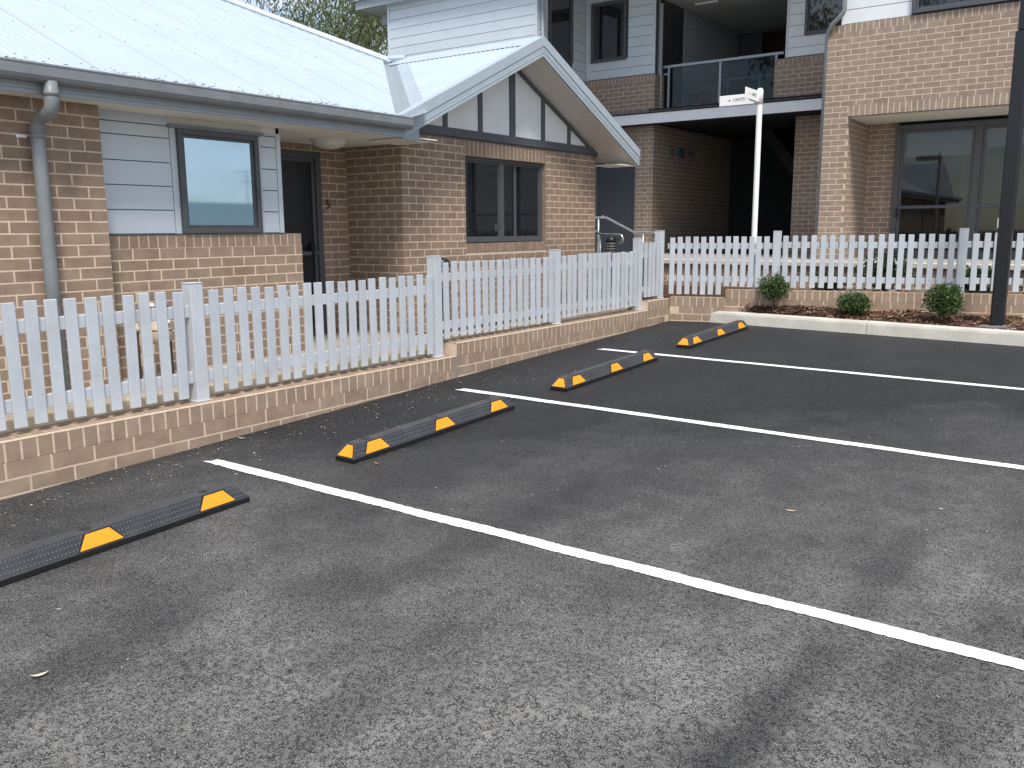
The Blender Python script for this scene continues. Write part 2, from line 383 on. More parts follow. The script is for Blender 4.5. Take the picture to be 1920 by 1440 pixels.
def brick_wall(bk, thing, P0, u, n, L_, z0, z1, holes=(), mat='brick', c0=None, c1=None, phase=0, ins=.0045, keep=None, off=0):
    """running bond hung from z1; c0/c1: 0 or 1 = parity of the courses that own that corner (quoins)."""
    F = frame_of(P0, u, n); th = .10
    m0 = .0060 if c0 is not None else 0; m1 = .0060 if c1 is not None else 0
    hs = list(holes)
    q = mortar(thing, F @ T(m0, 0, 0), L_-m0-m1, z0, z1-.002, [(a-m0-.003, b-m0+.003, c, d) for a, b, c, d in hs])
    k = 0; z = z1
    while z - JT > z0 + .012:
        zb = max(z - CO, z0); zt = z - JT if k else z - .002
        h = zt - zb; zc = (zt+zb)/2
        a, b_ = 0, L_
        if c0 is not None and k % 2 != c0: a = .12
        if c1 is not None and k % 2 != c1: b_ = L_-.12
        iv = subtract([(a, b_)], [(h_[0], h_[1]) for h_ in hs if h_[2] < zc < h_[3]])
        for s0, s1 in iv:
            g = ((k+phase) % 2)*.12 + off - 2.4; pc = []
            while g < s1:
                x0, x1 = max(s0, g), min(s1, g+.24-JT)
                if x1 > x0: pc.append([x0, x1])
                g += .24
            if len(pc) > 1 and pc[0][1]-pc[0][0] < .05: pc[1][0] = pc[0][0]; pc.pop(0)
            if len(pc) > 1 and pc[-1][1]-pc[-1][0] < .05: pc[-2][1] = pc[-1][1]; pc.pop()
            for x0, x1 in pc:
                if x1-x0 > .012:
                    bk.put(q, F @ T((x0+x1)/2, random.uniform(-.0003, .0003), zc) @ Matrix.Rotation(random.uniform(-.003, .003), 4, 'Y'), x1-x0, h, .105, mat)
        z -= CO; k += 1
    return F, q
def soldier(bk, part, F, s0, s1, z0, z1, pitch=.0862, proud=.0, mat='brick', d=.105, bed=None):
    if bed is not None: mortar(bed, F @ T(s0+.004, 0, 0), s1-s0-.008, z0-.003, z1-.003, [], name='mortar_bed')
    n = max(1, round((s1-s0)/pitch)); p = (s1-s0)/n
    for i in range(n):
        c = s0 + (i+.5)*p
        bk.put(part, F @ T(c, proud+random.uniform(-.0003, .0003), (z0+z1)/2) @ Matrix.Rotation(random.uniform(-.008, .008), 4, 'Y'), p-JT, z1-z0, d, mat)
def corrugated(b, P, du, dv, nu, uw, v0f, v1f, amp=.008, pitch=.076, step=4):
    """sheet of corrugations: waves across du (width uw), running along dv from v0f(u) to v1f(u), heights along nu."""
    P, du, dv, nu = Vector(P), Vector(du), Vector(dv), Vector(nu)
    n = int(uw/pitch*step); prev = None
    for i in range(n+1):
        u = uw*i/n; h = amp*math.cos(2*math.pi*u/pitch)
        a, c = v0f(u), v1f(u)
        cur = None
        if c - a > .02:
            cur = (P + du*u + dv*a + nu*h, P + du*u + dv*c + nu*h)
            if prev: b.add([prev[0], cur[0], cur[1], prev[1]], [(0, 1, 2, 3)])
        prev = cur
    return b
_put = Bricks.put
def _put2(s, part, M_, l, h, d, mat):
    if M_.to_3x3().determinant() < 0: M_ = M_ @ Matrix.Diagonal((-1, 1, 1, 1))
    _put(s, part, M_, l, h, d, mat)
Bricks.put = _put2

# ================================================================== GROUND
b = B()
xs = [-300, -120, -60, -30, -16, -12, -8, -6, -4.6, -3, -1.5, 0, 1.5, 3, 5, 8, 12, 16, 30, 60, 120, 300]
ys = [-300, -120, -60, -30, -20, -14, -10, -6, -3, -1, 1, 3, 5, 7, 9, 11, 13, 18, 30, 60, 120, 300]
def gz(x, y): return G(x, y) - (max(0, x-12)*.05 if x < 40 else 1.4)
b.add([(x, y, gz(x, y)) for y in ys for x in xs], [(j*len(xs)+i, j*len(xs)+i+1, (j+1)*len(xs)+i+1, (j+1)*len(xs)+i) for j in range(len(ys)-1) for i in range(len(xs)-1)])
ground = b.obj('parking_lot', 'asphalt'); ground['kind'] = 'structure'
def painted_line(y, x0, x1, wd=.078):
    b = B(); n = 420; t, e = [], []
    for i in range(n+1):
        x = x0 + (x1-x0)*(i/n)
        a, c = y - wd/2 + .003*math.sin(x*9+y) + random.uniform(-.0035, .0035), y + wd/2 + .003*math.sin(x*7.3+2*y) + random.uniform(-.0035, .0035)
        if i == 0: a, c = a, c-.004; xa, xc = x-.02, x+.05
        else: xa = xc = x
        t += [(xa, a, G(xa, a)+.004), (xc, c, G(xc, c)+.004)]
    b.add(t, [(2*i, 2*i+2, 2*i+3, 2*i+1) for i in range(n)])
    return wpart('painted_line', b, 'line', ground)
for y in (.71, 3.055, 5.41, 7.675): painted_line(y, -4.38, 1.6)

# ================================================================== LOW RETAINING WALL BESIDE THE BAYS
WX = -4.70
rw = root('retaining_wall', (WX-.1, 4, .0), 'low stepped brown brick retaining wall running under the picket fence beside the wheel stops', 'brick wall')
bk = Bricks()
segs = [(-2.5, 5.775, .407), (5.775, 9.37, .517), (9.37, 9.95, .622)]
for i, (ya, yb, zt) in enumerate(segs):
    zr = zt - .112
    F, q = brick_wall(bk, rw, (WX, ya), (0, 1), (1, 0), yb-ya, -.08, zr, mat='brick_low', phase=i, off=.03*i, c1=(0 if i == 2 else None))
    bb = B(); bb.box(WX-.225, WX-.0015, ya+(.0045 if i else 0), yb-(.0045 if i == 2 else 0), zr, zt-.003); wpart('mortar_bed', bb, 'mortar', rw)
    soldier(bk, q, F, 0, yb-ya, zr, zt, .0842, 0, 'brick_low', .108)
    soldier(bk, q, F, 0, yb-ya, zr, zt-.001, .0842, -.1165, 'brick_low', .108)
    bb = B(); n = 60
    ed = [(ya+(yb-ya)*k/n, .016+random.uniform(0, .010)) for k in range(n+1)]
    bb.add([v for y, wd in ed for v in ((WX+.001, y, zt-.004), (WX-.002, y, zt+.002), (WX-wd, y, zt+.002))], [f for k in range(n) for f in ((3*k, 3*k+3, 3*k+4, 3*k+1), (3*k+1, 3*k+4, 3*k+5, 3*k+2))])
    wpart('pale_edge', bb, 'mortar', rw)  # pale strip along the front top edge of the wall
bk.finish(rw)
# grey sealant bead at the step in the wall
bb = B(); bb.tube([(WX+.002, 5.775, .20), (WX+.002, 5.774, .30), (WX+.002, 5.776, .41)], .006, 6); wpart('sealant_bead', bb, 'gutter', rw)

# concrete edging behind that wall
for i, (ya, yb, zt) in enumerate(((-2.5, 5.70, .468), (5.70, 9.75, .548))):
    bb = B(); bb.box(-5.10, -4.945, ya, yb, .1, zt); o = wpart('concrete_edging', bb, 'cream', None, bevel=.006)
    tag(o, ('cream concrete edging strip behind the nearer fence panels', 'cream concrete edging strip behind the farther, higher fence panels')[i], 'edging', 'edging strips behind the fence')
bb = B(); bb.box(-6.60, -5.10, -3, 11.7, .05, .30); bb.box(-7.62, -6.60, 5.60, 7.40, .05, .302)
path = wpart('path', bb, 'concrete', None); path['kind'] = 'structure'

# ================================================================== BACK WALL + KERB + BED
TH = math.radians(14); bt = Vector((math.cos(TH), math.sin(TH), 0)); bn = Vector((math.sin(TH), -math.cos(TH), 0)); C0 = Vector((-4.70, 9.95, 0))
def BW(s, off, z): return C0 + bt*s - bn*off + Vector((0, 0, z))
rw2 = root('retaining_wall', (-1.5, 10.5, .3), 'low brown brick retaining wall behind the mulch bed with three shrubs', 'brick wall')
bk = Bricks()
for i, (sa, sb, zt) in enumerate(((0, .674, .640), (.674, 9.0, .743))):
    zr = zt - .112; P0 = C0 + bt*sa
    F, q = brick_wall(bk, rw2, (P0.x, P0.y), (bt.x, bt.y), (bn.x, bn.y), sb-sa, .25, zr, mat='brick_low', phase=i, off=.05, c0=(1 if i == 0 else None))
    bb = B(); bb.obox(P0 - bn*.0015 + Vector((0, 0, zr)) + bt*.0045, bt, -bn, (0, 0, 1), sb-sa-.0045, .22, .109); wpart('mortar_bed', bb, 'mortar', rw2)
    soldier(bk, q, F, 0, sb-sa, zr, zt, .083, 0, 'brick_low', .108); soldier(bk, q, F, 0, sb-sa, zr, zt-.001, .083, -.1165, 'brick_low', .108)
bk.finish(rw2)
# kerb
kerb = link('kerb', None, None, T(-1, 9.9, .3)); kerb['kind'] = 'structure'
ka = Vector((-4.58, 10.075, 0)); kd = Vector((1, -.0475, 0)).normalized(); kn = Vector((kd.y, -kd.x, 0))   # kn points to the lot
def kerb_seg(s0, s1, ramp=False):
    b = B(); n = max(2, int((s1-s0)/.12)); prof = [(0, -.06), (.012, .0), (.020, .105), (.028, .128), (.045, .139), (.105, .142), (.150, .138), (.150, -.06)]
    rows = []
    for i in range(n+1):
        s = s0 + (s1-s0)*i/n; g = G(ka.x+kd.x*s, ka.y+kd.y*s); r = []
        for j, (d, h) in enumerate(prof):
            ss = s + (.075*max(0, h)/.142 if ramp and i == 0 else 0)
            p = ka + kd*ss - kn*(d + random.uniform(-.0015, .0015)); r.append((p.x, p.y, g + h + (random.uniform(-.0015, .0015) if 0 < j < 7 else 0)))
        rows.append(r)
    m = len(prof); b.add([v for r in rows for v in r], [(i*m+j, (i+1)*m+j, (i+1)*m+j+1, i*m+j+1) for i in range(n) for j in range(m-1)] + [tuple(range(m))[::-1], tuple(n*m+j for j in range(m))])
    wpart('kerb_segment', b, 'kerb', kerb)
for a, c in ((0, 2.212), (2.218, 4.66), (4.666, 7.1), (7.106, 9.5)): kerb_seg(a, c, a == 0)
# mulch bed
b = B(); n = 60; rows = []
def bed_z(s, t):
    p0 = ka + kd*s - kn*.14; z0 = G(p0.x, p0.y) + .125; zw = max(.47, .560 - .030*(s-1.38)); return z0 + (zw - z0)*min(1, t*1.2) + .018*math.sin(7*s+3*t)*math.sin(5*t*math.pi)
bedpts = []
for i in range(n+1):
    s = .12 + 9.2*i/n; p0 = ka + kd*s - kn*.13
    # hit the wall line going straight back
    t_ = ((C0 - p0).dot(bn))/(Vector((0, 1, 0)).dot(bn)); p1 = p0 + Vector((0, max(.02, t_+.03), 0))
    rows.append([(p0.x+(p1.x-p0.x)*j/6, p0.y+(p1.y-p0.y)*j/6, bed_z(s, j/6) + random.uniform(-.008, .008)) for j in range(7)]); bedpts.append((s, p0, p1))
b.add([v for r in rows for v in r], [(i*7+j, (i+1)*7+j, (i+1)*7+j+1, i*7+j+1) for i in range(n) for j in range(6)])
bed = b.obj('garden_bed', 'mulch'); bed['kind'] = 'structure'
b = B()
for k in range(5200):
    s, p0, p1 = bedpts[random.randrange(1, n)]; t_ = random.random()**1.2
    p = p0.lerp(p1, t_) + Vector((random.uniform(-.08, .08), 0, 0)); z = bed_z(s, t_) + random.uniform(.0, .014)
    l, wd = random.uniform(.012, .038), random.uniform(.004, .010); a = random.uniform(0, 6.3); ti = random.uniform(-.5, .5)
    d = Vector((math.cos(a), math.sin(a), ti))*l; e = Vector((-math.sin(a), math.cos(a), random.uniform(-.6, .6)))*wd; q = Vector((p.x, p.y, z))
    b.add([q-d-e, q+d-e, q+d+e, q-d+e], [(0, 1, 2, 3)])
o = b.obj('mulch_chips', 'chip'); o['kind'] = 'stuff'; tag(o, 'brown bark chips scattered over the garden bed', 'mulch')

# ================================================================== PICKET FENCES
_pk = {}
def picket_mesh(h, hw=.0335):
    k = (round(h, 2), hw)
    if k not in _pk:
        b = B(); b.box(-hw, hw, -.0095, .0095, 0, k[0]); _pk[k] = b.mesh('picket', 'fence', bevel=.0025)
    return _pk[k]
_ps = {}
def post_mesh(h):
    k = round(h, 2)
    if k not in _ps:
        b = B(); b.box(-.045, .045, -.045, .045, 0, k-.008); b.box(-.0475, .0475, -.0475, .0475, k-.008, k); b.box(-.055, .055, -.055, .055, -.004, .004); _ps[k] = b.mesh('post', 'fence', bevel=.003)
    return _ps[k]
fn = root('picket_fence', (-4.83, 4.5, .41), 'pale grey painted picket fence on the low wall along the parking bays', 'fence')
R90 = Matrix.Rotation(math.pi/2, 4, 'Z')
def jr(a=.009): return Matrix.Rotation(random.uniform(-a, a), 4, 'Y') @ Matrix.Rotation(random.uniform(-a, a), 4, 'X')
posts = [(.95, .407, 1.14), (3.33, .409, 1.155), (5.665, .409, 1.262), (7.545, .519, 1.269), (9.355, .519, 1.359), (9.925, .626, 1.441)]
for y, z0, z1 in posts: link('post', post_mesh(z1-z0), fn, T(-4.838, y, z0) @ R90)
def run(y0, pitch, n, zb, zt, rails, ya, yb):
    for k in range(n): link('picket', picket_mesh(zt-zb), fn, T(-4.8095+random.uniform(-.0015, .0015), y0+k*pitch+random.uniform(-.004, .004), zb+random.uniform(-.007, .007)) @ R90 @ jr())
    for za, zc in rails:
        b = B(); b.box(-4.858, -4.820, ya, yb, za, zc); wpart('rail', b, 'fence', fn, bevel=.003)
run(3.308-.1105*19, .1105, 19, .440, 1.107, ((.525, .598), (.942, 1.016)), .95, 3.285)
run(3.462, .1103, 20, .445, 1.108, ((.525, .598), (.942, 1.016)), 3.375, 5.62)
run(5.788, .1092, 16, .550, 1.204, ((.627, .696), (1.040, 1.106)), 5.71, 7.50)
run(7.673, .1047, 16, .570, 1.213, ((.637, .706), (1.050, 1.116)), 7.59, 9.31)
run(9.509, .1045, 4, .650, 1.300, ((.720, .785), (1.130, 1.198)), 9.40, 9.88)
fn2 = root('picket_fence', tuple(BW(3, .13, .755)), 'pale grey painted picket fence on the brick wall behind the garden bed', 'fence')
RB = Matrix.Rotation(TH, 4, 'Z')
for s, z0, z1 in ((1.240, .745, 1.440), (3.212, .745, 1.453), (5.18, .745, 1.46), (7.1, .745, 1.47)): link('post', post_mesh(z1-z0), fn2, T(*BW(s, .135, z0)) @ RB)
sp = [-.001, .098, .194, .290, .386, .480, .576, .671, .764, .857, .949, 1.035, 1.129] + [1.344+.1035*k for k in range(18)] + [3.338+.1045*k for k in range(17)] + [5.31+.1045*k for k in range(16)]
for s in sp:
    zb = .668 if s < .66 else .771; zt = 1.363 + .0098*s
    link('picket', picket_mesh(zt-zb, .0305), fn2, T(*BW(s, .105+random.uniform(-.0015, .0015), zb+random.uniform(-.004, .004))) @ RB @ jr())
for sa, sb, dz in ((-.06, 1.195, 0), (1.285, 3.167, .012), (3.257, 5.135, .020), (5.225, 7.055, .030)):
    for za, zc in ((.825, .893), (1.222, 1.292)):
        b = B(); b.obox(BW(sa, .115, za+dz), bt, -bn, (0, 0, 1), sb-sa, .038, zc-za); wpart('rail', b, 'fence', fn2, bevel=.003)

# ================================================================== WHEEL STOPS
SL = 1.62
def wheel_stop():
    r = link('wheel_stop', None)
    b = B()                                          # local: x towards the lot (front at 0), y along, z up
    def ring(x0, x1, y0, y1, z): return [(x0, y0, z), (x1, y0, z), (x1, y1, z), (x0, y1, z)]
    rr = ring(-.150, 0, 0, SL, 0) + ring(-.150, 0, 0, SL, .024) + ring(-.112, -.038, .058, SL-.058, .096) + ring(-.106, -.044, .066, SL-.066, .100)
    b.add(rr, [(0, 3, 2, 1), (12, 13, 14, 15)] + [(a*4+i, a*4+(i+1) % 4, (a+1)*4+(i+1) % 4, (a+1)*4+i) for a in range(3) for i in range(4)])
    body = b.obj('body', ['rubber', 'rubber_plain'], r)
    for p in body.data.polygons:
        if p.center.z < .02: p.material_index = 1
    fr0, fr1 = Vector((0, 0, .024)), Vector((-.038, 0, .096)); fd = (fr1-fr0); fl = fd.length; fd.normalize(); fnn = Vector((.072, 0, .038)).normalized()
    def trap(o, du, dv, n, y0, y1, t0, t1, v0, v1, name, mat, e):
        q = [o + du*y0 + dv*v0, o + du*y1 + dv*v0, o + du*t1 + dv*v1, o + du*t0 + dv*v1]
        bb = B(); bb.prism([p + n*.0004 for p in q], (0, 0, 0), n*e); bb.obj(name, mat, r)
    Yv = Vector((0, 1, 0))
    for c in (.205, .836, 1.434):
        trap(fr0, Yv, fd, fnn, c-.108, c+.108, c-.062, c+.062, .004, fl-.004, 'reflector_border', 'rubber_plain', .0008)
        trap(fr0, Yv, fd, fnn, c-.100, c+.100, c-.054, c+.054, .008, fl-.009, 'reflector', 'yellow', .0022)
        bb = B(); bb.lathe([(.0275, .0), (.0275, .0010), (.0260, .0014), (.001, .0014)], (-.0750, c-.030, .0998), 18); bb.obj('bolt_hole', 'black', r)
        ba = Vector((-.150, 0, .024)); bd2 = Vector((.038, 0, .072)).normalized(); bn2 = Vector((-.072, 0, .038)).normalized()
        trap(ba, Yv, bd2, bn2, c-.100, c+.100, c-.054, c+.054, .008, fl-.009, 'reflector', 'yellow', .0022)
    el = Vector((0, .058, .072)); ed = el.normalized(); en = Vector((0, -.072, .058)).normalized()
    trap(Vector((-.150, 0, .024)), Vector((1, 0, 0)), ed, en, .006, .144, .049, .101, .004, el.length-.004, 'reflector_border', 'rubber_plain', .0008)
    trap(Vector((-.150, 0, .024)), Vector((1, 0, 0)), ed, en, .014, .136, .052, .098, .008, el.length-.010, 'reflector', 'yellow', .0022)
    return r
st0 = wheel_stop()
tilt = Matrix.Rotation(math.atan(.0297), 4, 'X') @ Matrix.Rotation(math.atan(.01), 4, 'Y')
slab = ['nearest black rubber wheel stop, cut off by the left edge of the picture', 'black rubber wheel stop with yellow panels in the second bay from the camera',
        'black rubber wheel stop in the third bay, its far end overlapping a white line', 'farthest black rubber wheel stop, nearest the concrete kerb']
for i, (x, y) in enumerate(((-3.580, 1.094), (-3.602, 3.467), (-3.592, 5.772), (-3.612, 8.146))):
    Mw = T(x, y, G(x, y)+.003) @ tilt
    if i == 0:
        for ch in st0.children: W[ch] = Mw @ W[ch]
        W[st0] = Mw; st0.matrix_local = Mw; o = st0
    else: o = copy_tree(st0, Mw)
    tag(o, slab[i], 'wheel stop', 'wheel stops in the parking bays')

# ================================================================== BRICK HOUSE
house = root('brick_house', (-8.5, 6, .3), 'single storey brown brick house with pale corrugated roof, small gable and downpipe', 'house')
bk = Bricks()
XP, XL, XD, XG = -6.473, -6.62, -7.58, -6.726
ZS = 2.412                                          # soffit level
brick_wall(bk, house, (XP, -6.0), (0, 1), (1, 0), 9.76, .05, ZS, phase=1, off=.035)
# low wall under the cladding
F, q = brick_wall(bk, house, (XL, 3.70), (0, 1), (1, 0), 2.10, .05, 1.338, off=.10)
soldier(bk, q, F, .14, 2.10, 1.340, 1.448, .0866, 0)
bb = B(); bb.box(XL-.12, XL-.0015, 3.80, 5.7955, 1.336, 1.444); wpart('mortar_bed', bb, 'mortar', house)
# porch back wall with door opening, porch side wall, gable wall
dy0, dy1, dz1 = 6.03, 6.965, 2.335
brick_wall(bk, house, (XD, 5.55), (0, 1), (1, 0), 1.81, .10, ZS+.02, holes=[(dy0-5.55, dy1-5.55, .1, dz1)], off=.09)
brick_wall(bk, house, (XG, 7.36), (-1, 0), (0, -1), XG-XD, .10, ZS+.045, c0=0, off=0)
wy0, wy1, wz0, wz1 = 8.492-7.36, 10.262-7.36, 1.31, 2.355
F, q = brick_wall(bk, house, (XG, 7.36), (0, 1), (1, 0), 4.245, .10, ZS+.045+.0857, holes=[(wy0, wy1, 1.195, 2.53)], c0=0, off=0)
soldier(bk, q, F, wy0, wy1, wz1, 2.53, .0862, .001)
soldier(bk, q, F, wy0, wy1, 1.197, wz0-.006, .0862, .006, d=.10)
bb = B(); bb.box(XG-.10, XG-.0012, 8.492, 10.262, 2.352, 2.54); bb.box(XG-.12, XG-.002, 8.494, 10.260, 1.19, wz0-.012); wpart('lintel_mortar', bb, 'mortar', house)
# brick reveals of the window
bb = B(); bb.box(XG-.11, XG-.006, 10.252, 10.275, 1.30, 2.36); wpart('window_reveal', bb, 'brick', house)
# porch left return wall, room box behind (dark)
bb = B(); bb.box(-7.6, -6.68, 5.50, 5.60, .1, ZS); wpart('porch_side_wall', bb, 'clad', house)
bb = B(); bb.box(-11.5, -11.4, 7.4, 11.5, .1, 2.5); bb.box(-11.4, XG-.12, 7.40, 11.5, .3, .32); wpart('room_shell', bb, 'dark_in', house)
# ---- cladding around the near window
CX = -6.655
lines = [2.412, 2.226, 2.029, 1.838, 1.644, 1.452]
def board(y0, y1, zt, zb, x=CX, mat='clad', par=house, th=.012):
    b = B(); b.add([(x, y0, zb+.008), (x+th, y0, zb+.008), (x+th-.003, y0, zt), (x, y0, zt), (x, y1, zb+.008), (x+th, y1, zb+.008), (x+th-.003, y1, zt), (x, y1, zt)],
                   [(0, 1, 2, 3), (7, 6, 5, 4), (0, 4, 5, 1), (1, 5, 6, 2), (2, 6, 7, 3), (3, 7, 4, 0)])
    return wpart('cladding_board', b, mat, par)
wY0, wY1, wZ0, wZ1 = 4.512, 5.335, 1.457, 2.318
for i in range(5):
    zt, zb = lines[i], lines[i+1]
    if i == 0: board(3.765, 5.565, zt, 2.325)
    board(3.765, 4.452, zt if i else 2.325, zb); board(5.385, 5.558, zt if i else 2.325, zb)
bb = B(); bb.box(CX-.05, CX, 3.765, wY0+.03, 1.45, ZS); bb.box(CX-.05, CX, wY1-.03, 5.61, 1.45, ZS); bb.box(CX-.05, CX, wY0+.03, wY1-.03, wZ1-.02, ZS); wpart('cladding_backing', bb, 'trim', house)
for a, c in ((4.458, wY0), (wY1, 5.379), (5.564, 5.612)):
    bb = B(); bb.box(CX, CX+.015, a, c, 1.45, 2.318 if a < 5.5 else ZS); wpart('trim_strip', bb, 'clad', house)
bb = B(); bb.box(CX-.001, CX+.045, 4.44, 5.40, 2.320, 2.348); wpart('window_flashing', bb, 'gutter', house)
bb = B(); bb.box(XL-.03, XL+.006, 3.77, 5.62, 1.4485, 1.456); wpart('sill_flashing', bb, 'trim', house)
def frame_rect(b, plane, x, d, y0, y1, z0, z1, wd):   # four bars in a plane facing +X ('x') or -Y ('y')
    for (a, c, e, f) in ((y0, y1, z1-wd, z1), (y0, y1, z0, z0+wd), (y0, y0+wd, z0+wd, z1-wd), (y1-wd, y1, z0+wd, z1-wd)):
        if plane == 'x': b.box(x, x+d, a, c, e, f)
        else: b.box(a, c, x-d, x, e, f)
    return b
def window(par, plane, x, y0, y1, z0, z1, wd, d, glass, gx, name='window', mull=(), trans=(), fmat='frame', sash=True):
    b = frame_rect(B(), plane, x, d, y0, y1, z0, z1, wd)
    fr = wpart(name, b, fmat, par, bevel=.003)
    edges = [y0+wd] + [m for m in mull for m in m] + [y1-wd]
    for m0, m1 in mull:
        b = B(); (b.box(x+.002, x+d-.003, m0, m1, z0+wd, z1-wd) if plane == 'x' else b.box(m0, m1, x-d+.003, x-.002, z0+wd, z1-wd)); wpart('mullion', b, fmat, fr, bevel=.002)
    for i in range(0, len(edges), 2):
        a, c = edges[i], edges[i+1]
        if sash:
            b = frame_rect(B(), plane, x+.004 if plane == 'x' else x-.004, d*.55, a, c, z0+wd, z1-wd, wd*.55); wpart('sash', b, fmat, fr, bevel=.002)
        b = B(); (b.box(gx, gx+.006, a+.001, c-.001, z0+wd*.9, z1-wd*.9) if plane == 'x' else b.box(a+.001, c-.001, gx-.006, gx, z0+wd*.9, z1-wd*.9)); wpart('pane', b, glass, fr)
    for t0, t1 in trans:
        b = B(); (b.box(x+.003, x+d-.004, y0+wd, y1-wd, t0, t1) if plane == 'x' else b.box(y0+wd, y1-wd, x-d+.004, x-.003, t0, t1)); wpart('transom', b, fmat, fr, bevel=.002)
    return fr
window(house, 'x', CX-.01, wY0, wY1, wZ0, wZ1, .045, .065, 'glass_sky_tint', CX+.012)
window(house, 'x', XG-.095, 8.495, 10.235, 1.315, 2.352, .045, .05, 'glass_dark', XG-.080, mull=((9.265, 9.345),))
bb = B(); bb.box(XG-.105, XG-.072, 9.60, 9.655, 1.38, 2.29); wpart('inner_stile', bb, 'frame', house)
# ---- porch door (dark security screen), number, lamp
dr = window(house, 'x', XD-.07, dy0, dy1, .30, dz1, .075, .075, 'black', XD-.05, name='door', trans=((1.20, 1.245),))
bb = B(); bb.box(XD-.012, XD+.010, 6.782, 6.822, 1.20, 1.335); bb.tube([(XD+.008, 6.80, 1.285), (XD+.045, 6.80, 1.285), (XD+.047, 6.72, 1.283)], .009, 8); wpart('door_handle', bb, 'black', dr)
def text_obj(name, body, size, mat, Mw, par, depth=.002):
    cu = bpy.data.curves.new(name, 'FONT'); cu.body = body; cu.size = size; cu.extrude = depth; cu.align_x = 'CENTER'; cu.align_y = 'CENTER'; cu.resolution_u = 3
    tmp = bpy.data.objects.new('tmp', cu); C.objects.link(tmp); dg = bpy.context.evaluated_depsgraph_get()
    me = bpy.data.meshes.new_from_object(tmp.evaluated_get(dg)); bpy.data.objects.remove(tmp); me.materials.clear(); me.materials.append(M[mat])
    return link(name, me, par, Mw)
FX = Matrix(((0, 0, 1, 0), (1, 0, 0, 0), (0, 1, 0, 0), (0, 0, 0, 1)))       # text facing +X, reading towards +Y
FY = Matrix(((1, 0, 0, 0), (0, 0, -1, 0), (0, 1, 0, 0), (0, 0, 0, 1)))      # text facing -Y, reading towards +X
text_obj('house_number', '5', .150, 'number', T(XD+.010, 7.048, 1.762) @ FX, house, .005)
bb = B(); bb.lathe([(.205, 0), (.205, -.012), (.195, -.018), (.18, -.045), (.15, -.07), (.10, -.09), (.05, -.098), (.001, -.10)], (-7.03, 6.60, ZS-.001), 28)
wpart('porch_light', bb, 'lamp_dome', house, smooth=True)
# ---- roof
TM, XE, ZE = .4536, -6.155, 2.572
YA, ZR, XB = 9.45, 3.775, -6.235                    # gable ridge, barge plane
def sheet_main(y0, y1, cut):                         # main roof facing the lot; slope direction up is -X
    d = math.hypot(1, TM); dv = Vector((-1/d, 0, TM/d)); nu = Vector((TM/d, 0, 1/d)); b = B()
    corrugated(b, (XE, y0, ZE+.01), (0, 1, 0), dv, nu, y1-y0, lambda u: cut(y0+u)[0]*d, lambda u: cut(y0+u)[1]*d, step=6); return b
def vy(y): return 6.865                               # valley: y where the gable plane meets the main plane at height z
def cut_main(y):                                      # horizontal distances up the slope where the sheet starts and ends
    # valley: at x=XE-t  z=ZE+TM*t ; gable plane z=ZR-.4545*(YA-y)
    lo = 0.0
    if y > 6.75: lo = max(0, (ZR - .4545*(YA-y) - ZE)/TM + .13)
    hi = 5.4
    hx = -8.70 - (9.35 - y)*1.36                        # hip line
    if hx > -11.5: hi = XE - hx
    return lo, max(lo, min(hi, 5.4))
b = sheet_main(-8.0, 9.30, cut_main); o = wpart('roof_sheet', b, 'roof', house, smooth=True)
def gable_sheets(ya, flip_hidden=False, x1=-8.75):
    d = math.hypot(1, .4545)
    for sgn in (-1, 1):
        dv = Vector((0, sgn*1/d, -.4545/d)); nu = Vector((0, sgn*.4545/d, 1/d)); b = B()
        def v1(u):
            x = XB - u
            if sgn < 0: t = (ZR - (ZE + TM*(XE-x)))/.4545 - .13; return max(.0, min(2.56, t))*d
            t = (ZR - (ZE + TM*(XE-x)))/.4545; return (2.56 if x > -8.0 else max(0, min(2.56, t)))*d
        corrugated(b, (XB, ya, ZR-.012), (-1, 0, 0), dv, nu, XB-x1, lambda u: .03, v1, step=6); wpart('roof_sheet', b, 'roof', house, smooth=True)
    # ridge capping with scalloped edge
    b = B(); n = 70; x0, x2 = XB-.02, x1+.05
    b.add([v for i in range(n+1) for x in (x0+(x2-x0)*i/n,) for v in ((x, ya-.17, ZR-.001-.17*.4545), (x, ya-.02, ZR+.028), (x, ya+.02, ZR+.028), (x, ya+.17, ZR-.001-.17*.4545))], [(4*i+j, 4*i+4+j, 4*i+5+j, 4*i+1+j) for i in range(n) for j in range(3)])
    wpart('ridge_cap', b, 'roof', house)
    # barge boards: pale capping over a grooved fascia board
    for sgn in (-1, 1):
        dv = Vector((0, sgn/d, -.4545/d)); nrm = Vector((0, sgn*.4545/d, 1/d)); L_ = 2.60*d
        prof_cap = [(.012, .030), (.012, -.085), (-.006, -.085), (-.006, .012), (-.10, .012), (-.10, .030)]
        prof_fas = [(.004, -.095), (.004, -.135), (.0, -.14), (.004, -.145), (.004, -.165), (.0, -.168), (.0, -.205), (-.028, -.205), (-.028, -.08), (.0, -.08)]
        for nm, prof, mt in (('barge_capping', prof_cap, 'barge'), ('barge_board', prof_fas, 'barge')):
            o0 = Vector((XB, ya, ZR)); a0 = []
            poly = [o0 + Vector((px, 0, 0)) + Vector((0, 0, 1))*pz*1.0 for px, pz in prof]     # vertical mitre at the apex
            bb = B(); bb.prism(poly, (0, 0, 0), dv*L_); wpart(nm, bb, mt, house)
        # sloping soffit lining from the wall out to the barge
        bb = B(); o1 = Vector((XG-.01, ya, ZR-.215)); bb.obox(o1, dv, (1, 0, 0), nrm, L_-.02, XB-.03-(XG-.01), .012); wpart('gable_soffit', bb, 'soffit', house)
